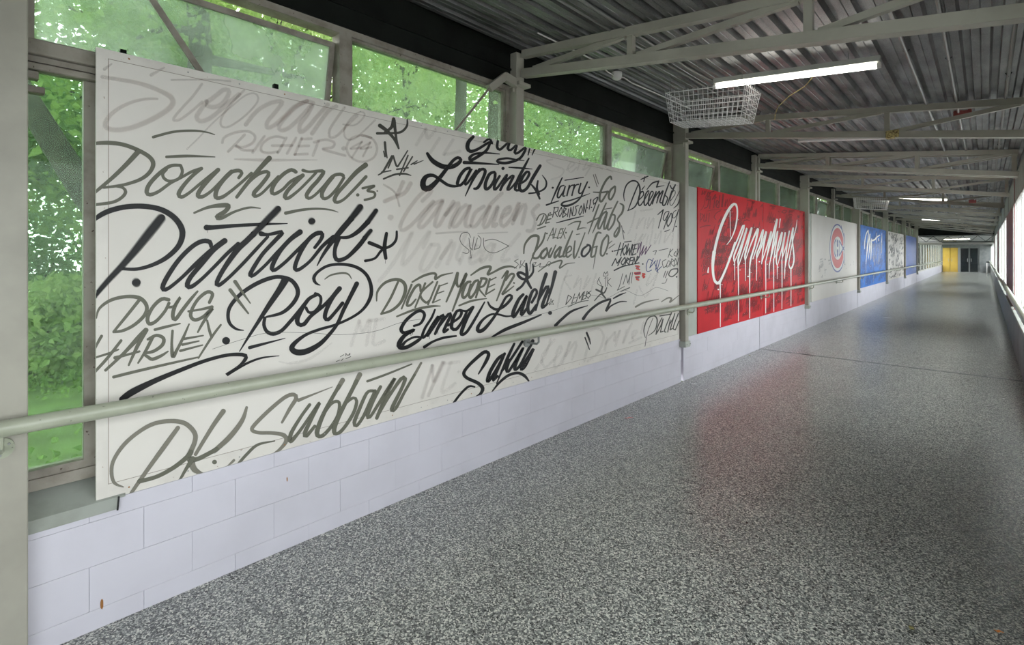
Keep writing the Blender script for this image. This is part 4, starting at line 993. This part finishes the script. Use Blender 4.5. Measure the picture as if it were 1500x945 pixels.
def basket(x0, y, z, lab):
    """open wire tray guard hanging under the roof, long side across the corridor"""
    t = thing('wire_basket', lab, 'wire basket', (x0, y, z), 'white wire guard baskets')
    Lx, Ly, H = .72, .40, .27
    sl = -.11
    def pt(u, v, k):       # u along X 0..1, v along Y 0..1, k 0 top .. 1 bottom (sides taper)
        tp = .10*k
        x = Lx*(tp*.35+u*(1-tp*1.0)); yv = Ly*(tp*1.2+v*(1-tp*2.4))-Ly/2
        return (x, yv, -H*k+sl*x)
    nu, nv, nk = 16, 9, 6
    fr = MB(); r = .0024
    for k in range(nk+1):
        kk = k/nk; loop = [(0, 0), (1, 0), (1, 1), (0, 1), (0, 0)]
        for (a, b), (c, d) in zip(loop, loop[1:]): fr.tube([pt(a, b, kk), pt(c, d, kk)], r if k else r*1.3, 5)
    for i in range(nu+1):
        u = i/nu; fr.tube([pt(u, 0, -.06), pt(u, 0, 1), pt(u, 1, 1), pt(u, 1, -.06)], r, 5)
    for j in range(nv+1):
        v = j/nv; fr.tube([pt(0, v, -.06), pt(0, v, 1), pt(1, v, 1), pt(1, v, -.06)], r, 5)
    fr.build('wire_mesh', M['whitewire'], t)
    MB().tube([pt(0, 0, 0), pt(1, 0, 0), pt(1, 1, 0), pt(0, 1, 0), pt(0, 0, 0)], .004, 6).build('rim', M['whitewire'], t)
    for a, b in ((.05, .1), (.95, .1), (.05, .9), (.95, .9)):
        p = pt(a, b, 0); MB().tube([p, (p[0], p[1], deckz(x0+p[0])-z+.005)], .0025, 5).build('hanging_wire', M['galv'], t)
    return t
basket(.72, 4.62, 3.22, 'white wire guard basket hanging beside the nearest tube')
basket(.40, 15.9, 3.17, 'farther white wire guard basket by the second lit tube')
# ------------------------------------------------------------------ conduits and small ceiling items
def conduit(pts, lab, r=.011, m='galv', clips=()):
    t = thing('conduit', lab, 'conduit', pts[0], 'conduits under the roof deck')
    o = Vector(pts[0])
    MB().tube([Vector(p)-o for p in pts], r, 8).build('pipe', M[m], t, True)
    for y in clips:
        p = Vector((pts[-1][0], y, deckz(pts[-1][0])-.012))-o
        MB().tube([p+Vector((-.018, 0, .012)), p+Vector((0, 0, -.016)), p+Vector((.018, 0, .012))], .004, 6).build('clip', M['black'], t)
    return t
def cz(x): return deckz(x)-.016
conduit([(1.02, -2, cz(1.02)), (1.02, 3.9, cz(1.02)), (1.03, 4.2, cz(1.03)-.02), (1.10, 4.42, 3.27), (1.15, 4.5, 3.245)], 'conduit bending down to the nearest lit tube')
conduit([(.90, -2, cz(.90)), (.90, 37, cz(.90))], 'thin conduit left of the nearest lit tube', .008)
conduit([(2.50, -2, cz(2.5)), (2.50, 36, cz(2.5))], 'conduit just right of the nearest lit tube', .013, 'galv', (4.6, 8, 14))
conduit([(2.72, -2, cz(2.72)), (2.72, 36, cz(2.72))], 'middle conduit of the three right of the nearest tube', .011, 'galv', (4.9, 8.4, 14))
conduit([(3.05, -2, cz(3.05)), (3.05, 36, cz(3.05))], 'conduit nearest the right window wall', .011, 'galv', (5.5, 9))
jb = thing('junction_box', 'small white round ceiling detector near the first truss', 'detector', (.36, 4.15, deckz(.36)-.06))
MB().tube([(0, 0, .06), (0, 0, .02), (0, 0, 0), (0, 0, -.012)], [.05, .05, .042, .02], 16).build('body', M['housing'], jb, True)
MB().tube([(0, 0, .02), (.02, .10, .03), (-.01, .3, .035), (.0, .8, .045), (.02, 1.6, .045)], .006, 6).tube([(0, 0, .02), (-.02, -.12, .035), (.04, -.4, .045), (.03, -1.2, .045)], .006, 6).build('cable', M['housing'], jb, True)
tag(MB().tube([(1.93, 4.5, 3.10), (1.86, 4.55, 3.05), (1.72, 4.66, 3.03), (1.60, 4.76, 2.98), (1.57, 4.80, 2.93), (1.565, 4.80, 2.885)], .0035, 6).build('pull_cord', M['sticker']), 'thin yellowish cord dangling below the nearest tube', 'cord')
tag(MB().cbox(2.18, 2.29, C(2)-.043, C(2)+.043, 2.872, 2.950, .006).build('sticker', M['sticker']), 'small yellow brown sticker wrapped on the second truss', 'sticker')
tag(MB().cbox(2.68, 2.82, 6.80, 6.95, 3.09, 3.16, .008).build('alarm_box', M['redbrown']), 'small dark red box under the deck behind second truss', 'box')
tag(MB().cbox(2.6, 2.75, 18.2, 18.3, 3.06, 3.15, .008).build('alarm_box', M['redbrown']), 'small far dark red box hung below the deck', 'box')
# ------------------------------------------------------------------ litter
def scrap(x, y, l, wd, m, lab, a):
    n_ = 7; vs = []; fs = []
    for k in range(n_):
        s = k/(n_-1)-.5; ww = wd*(1-(2*s)**2*.8)*.5; z = .003+.006*abs(math.sin(s*5+1))
        cx, cy = x+math.cos(a)*l*s, y+math.sin(a)*l*s
        for q in (-1, 1):
            for zz in (0, .0012): vs.append((cx-math.sin(a)*ww*q, cy+math.cos(a)*ww*q, z+zz))
    for k in range(n_-1):
        b = k*4
        for i, j in ((0, 2), (2, 3), (3, 1), (1, 0)): fs.append((b+i, b+j, b+4+j, b+4+i))
    fs += [(0, 1, 3, 2), (4*n_-4, 4*n_-2, 4*n_-1, 4*n_-3)]
    return tag(MB().add(vs, fs).build('litter', M[m]), lab, 'litter', 'litter on the floor')
def onfloor(px, py):
    s = 1.7*730/(py-371.5); k = (px-750)/730
    return CAM[0]+s*(-.6881+.7256*k), s*(.7256+.6881*k)
for px, py, l, wd, m, lab, a in ((921, 613, .10, .012, 'scrapred', 'thin red plastic scrap on the floor near the block wall', 1.0), (1463, 927, .035, .014, 'scraporange', 'small orange leaf on the floor at the lower right corner', .4), (1335, 922, .03, .02, 'scrapolive', 'small olive leaf on the floor near the front', 2.2), (1017, 563, .08, .012, 'paper', 'white paper shred by the column between the first murals', .5), (1299, 466, .22, .05, 'paper', 'white paper scrap lying far down the corridor', .2), (1098, 521, .05, .03, 'scrapolive', 'dark speck of litter by the red mural wall', 1.4), (1470, 585, .05, .015, 'paper', 'pale scrap beside the right hand wall', 1.2)):
    q = onfloor(px, py); scrap(q[0], q[1], l, wd, m, lab, a)
# ------------------------------------------------------------------ trees outside the mural side windows
CLEAR = [None]
def leaves(mb, c, rad, n_, size, rr, xmax=99):
    for _ in range(n_):
        while True:
            p = Vector((rr.uniform(-1, 1), rr.uniform(-1, 1), rr.uniform(-1, 1)))
            if .15 < p.length < 1: break
        p = Vector((c[0]+p.x*rad[0], c[1]+p.y*rad[1], c[2]+p.z*rad[2]))
        d = Vector((rr.gauss(0, 1), rr.gauss(0, 1), rr.gauss(-.3, .8))).normalized(); nrm = Vector((rr.gauss(0, 1), rr.gauss(0, 1), rr.gauss(.3, 1))).normalized()
        sd = d.cross(nrm).normalized(); s = size*rr.uniform(.6, 1.3)
        if p.x > xmax-s: continue
        if CLEAR[0] and p.x > CLEAR[0][0] and p.z < CLEAR[0][1]: continue
        b = len(mb.v)
        up = nrm*s*.10
        mb.v += [tuple(p), tuple(p+d*s*.30+sd*s*.36+up), tuple(p+d*s*.62+sd*s*.22+up), tuple(p+d*s), tuple(p+d*s*.62-sd*s*.22+up), tuple(p+d*s*.30-sd*s*.36+up)]
        mb.f += [(b, b+1, b+2, b+3), (b, b+3, b+4, b+5)]
def tree(x, y, h, tr, lab, seed, lm, n_=9000, size=.11, spread=2.6, lean=(0, 0), branches=9, low=2.2, extra=None):
    rr = random.Random(seed); t = thing('tree', lab, 'tree', (x, y, -.15), 'trees outside the mural side windows')
    pts = [(lean[0]*k/6*1.0+rr.uniform(-.05, .05), lean[1]*k/6+rr.uniform(-.05, .05), h*.8*k/6) for k in range(7)]
    MB().tube(pts, [tr*(1-.09*k) for k in range(7)], 10).build('trunk', M['bark'], t, True)
    lf = MB(); br = MB()
    for k in range(branches):
        f = rr.uniform(.3, 1.0); z = low+(h*.85-low)*f; a = rr.uniform(0, 2*math.pi); L_ = spread*rr.uniform(.5, 1.1)*(1.15-.4*f)
        s = Vector((lean[0]*f, lean[1]*f, z*.85)); e = s+Vector((math.cos(a)*L_, math.sin(a)*L_, L_*rr.uniform(.1, .6)))
        e.x = min(e.x, -.7-x)
        m_ = (s+e)/2+Vector((rr.uniform(-.2, .2), rr.uniform(-.2, .2), rr.uniform(0, .3)))
        br.tube([s, m_, e], [tr*.35, tr*.22, tr*.08], 6)
        leaves(lf, e, (L_*.55, L_*.55, L_*.42), n_//(branches*2), size, rr, -.45-x); leaves(lf, m_, (L_*.5, L_*.5, L_*.4), n_//(branches*3), size, rr, -.45-x)
    leaves(lf, (lean[0], lean[1], h*.82), (spread*.8, spread*.8, h*.22), n_//5, size, rr, -.45-x)
    if extra:
        for pp, rr_ in extra: br.tube([Vector(q) for q in pp], rr_, 9)
    br.build('branches', M['bark'], t, True)
    tag(lf.build('foliage', M[lm], t, recalc=False), None, None, None, 'stuff')
    return t
CLEAR[0] = (-.25, 3.9)
tree(-3.0, 1.5, 7.5, .17, 'tree with a thick leaning limb outside the lower left window', 11, 'leaf', 15000, .085, 2.4, (0, 0), 10, 2.0,
     [([(0, 0, 1.0), (.0, -.45, 1.75), (-.05, -.85, 2.35), (-.05, -1.15, 2.95), (-.1, -1.5, 3.7)], [.15, .13, .115, .10, .07]), ([(-.02, -.7, 2.2), (.1, -.35, 2.6), (.2, .1, 2.9)], [.045, .03, .012])])
CLEAR[0] = (-.2, 6.3)
tree(-3.5, 5.45, 11, .13, 'tree with a straight trunk in the left half of the second clerestory pane', 12, 'leaf2', 7000, .11, 2.4, (0, .1), 9, 7.2)
tree(-3.9, 6.75, 11, .17, 'thicker straight tree trunk just left of the first slim column', 13, 'leaf', 7000, .11, 2.4, (0, 0), 9, 7.2)
CLEAR[0] = None
tree(-5.5, 3.2, 8, .14, 'pale leafy tree behind the tilted open window', 14, 'leaf2', 8000, .12, 2.6, (.2, 0), 10, 2.2)
tree(-4.2, 10.8, 8.5, .14, 'leafy tree behind the third clerestory pane', 15, 'leaf', 8000, .12, 2.6, (0, .3), 10, 2.2)
tree(-3.5, 17.4, 9, .24, 'dark thick trunk seen above the red mural', 16, 'leaf', 10000, .13, 2.6, (0, 0), 9, 2.4)
tree(-4.0, 23.5, 8.5, .16, 'leafy tree above the emblem mural', 17, 'leaf3', 8000, .14, 2.8, (0, 0), 9, 2.0)
tree(-4.2, 30.0, 8.5, .16, 'leafy tree above the bright blue mural', 18, 'leaf3', 8000, .15, 2.8, (0, 0), 9, 2.0)
tree(-4.0, 36.0, 7, .16, 'leafy tree outside the far end of the mural wall', 19, 'leaf3', 7000, .15, 2.6, (0, 0), 8, 1.6)
tree(-6.5, -1.2, 7, .13, 'background tree at the far left of the lower window', 20, 'leaf3', 9000, .12, 2.5, (0, 0), 9, 1.2)
tree(-8.5, 1.6, 8, .15, 'background tree deep behind the lower left window', 21, 'leaf', 11000, .13, 3.0, (0, 0), 10, 1.0)
tree(-8, 7.5, 10, .16, 'background tree behind the two straight trunks', 22, 'leaf2', 8500, .14, 3.4, (0, 0), 10, 2.0)
tree(-7.5, 14, 10, .16, 'background tree behind the third and fourth panes', 23, 'leaf', 7500, .15, 3.4, (0, 0), 10, 1.8)
tree(-8, 21, 10, .18, 'background tree behind the panes above the red mural', 24, 'leaf3', 7500, .16, 3.4, (0, 0), 10, 1.6)
tree(-12, -3.5, 10, .2, 'distant tree at the left end of the outer tree line', 25, 'leaf3', 6500, .2, 4, (0, 0), 10, .8)
tree(-13, 4, 11, .2, 'distant tree, second of the outer tree line', 26, 'leaf', 6500, .2, 4.2, (0, 0), 10, .8)
tree(-13, 11, 12, .2, 'distant tree, third of the outer tree line', 27, 'leaf2', 6500, .2, 4.4, (0, 0), 10, .8)
tree(-13, 18, 12, .2, 'distant tree, fourth of the outer tree line', 28, 'leaf', 6500, .2, 4.4, (0, 0), 10, .8)
tree(-12, 27, 12, .2, 'distant tree, fifth of the outer tree line', 29, 'leaf3', 10000, .22, 4.6, (0, 0), 10, .8)
tree(-12, 37, 12, .2, 'distant tree, last of the outer tree line', 30, 'leaf3', 10000, .22, 4.6, (0, 0), 10, .8)
def shrub(x, y, h, r, lab, seed, lm):
    rr = random.Random(seed); t = thing('shrub', lab, 'shrub', (x, y, -.15), 'shrubs outside the lower left window')
    br = MB(); lf = MB()
    for k in range(7):
        a = rr.uniform(0, 6.28); e = Vector((math.cos(a)*r*.6, math.sin(a)*r*.6, h*rr.uniform(.5, .95))); br.tube([(0, 0, 0), e*.5+Vector((0, 0, .1)), e], [.03, .02, .008], 5)
        leaves(lf, e, (r*.6, r*.6, h*.28), 420, .11, rr); leaves(lf, e*.55, (r*.6, r*.6, h*.3), 300, .11, rr)
    br.build('stems', M['bark'], t, True); tag(lf.build('foliage', M[lm], t, recalc=False), None, None, None, 'stuff')
for q, (x, y, h, r, lab, lm) in enumerate(((-9.5, -2.2, 3.0, 1.5, 'leftmost tall shrub behind the lower left window', 'leaf'), (-10.5, .2, 3.2, 1.6, 'dense shrub in the middle behind the lower left window', 'leaf3'), (-9.8, 2.6, 2.8, 1.5, 'right hand shrub behind the lower left window', 'leaf2'), (-6.8, .4, 1.4, .8, 'low shrub near the middle of the lawn outside', 'leaf2'), (-11, 5, 3.2, 1.7, 'shrub behind the left part of the mural wall', 'leaf'), (-14, -1.5, 4.5, 2.4, 'tall far shrub at the back of the lawn', 'leaf3'), (-14, 2.2, 4.5, 2.4, 'tall far shrub right of the back shrub', 'leaf'))): shrub(x, y, h, r, lab, 60+q, lm)
# low ground cover
rr = random.Random(5)
gc = MB()
for _ in range(90):
    c = (rr.uniform(-9, -1.3), rr.uniform(-3, 5), -.02); leaves(gc, c, (.8, .8, .14), 150, .075, rr)
tag(gc.build('ground_cover', M['leaf'], None, recalc=False), 'leafy green ground cover outside the lower left window', 'plants', None, 'stuff')
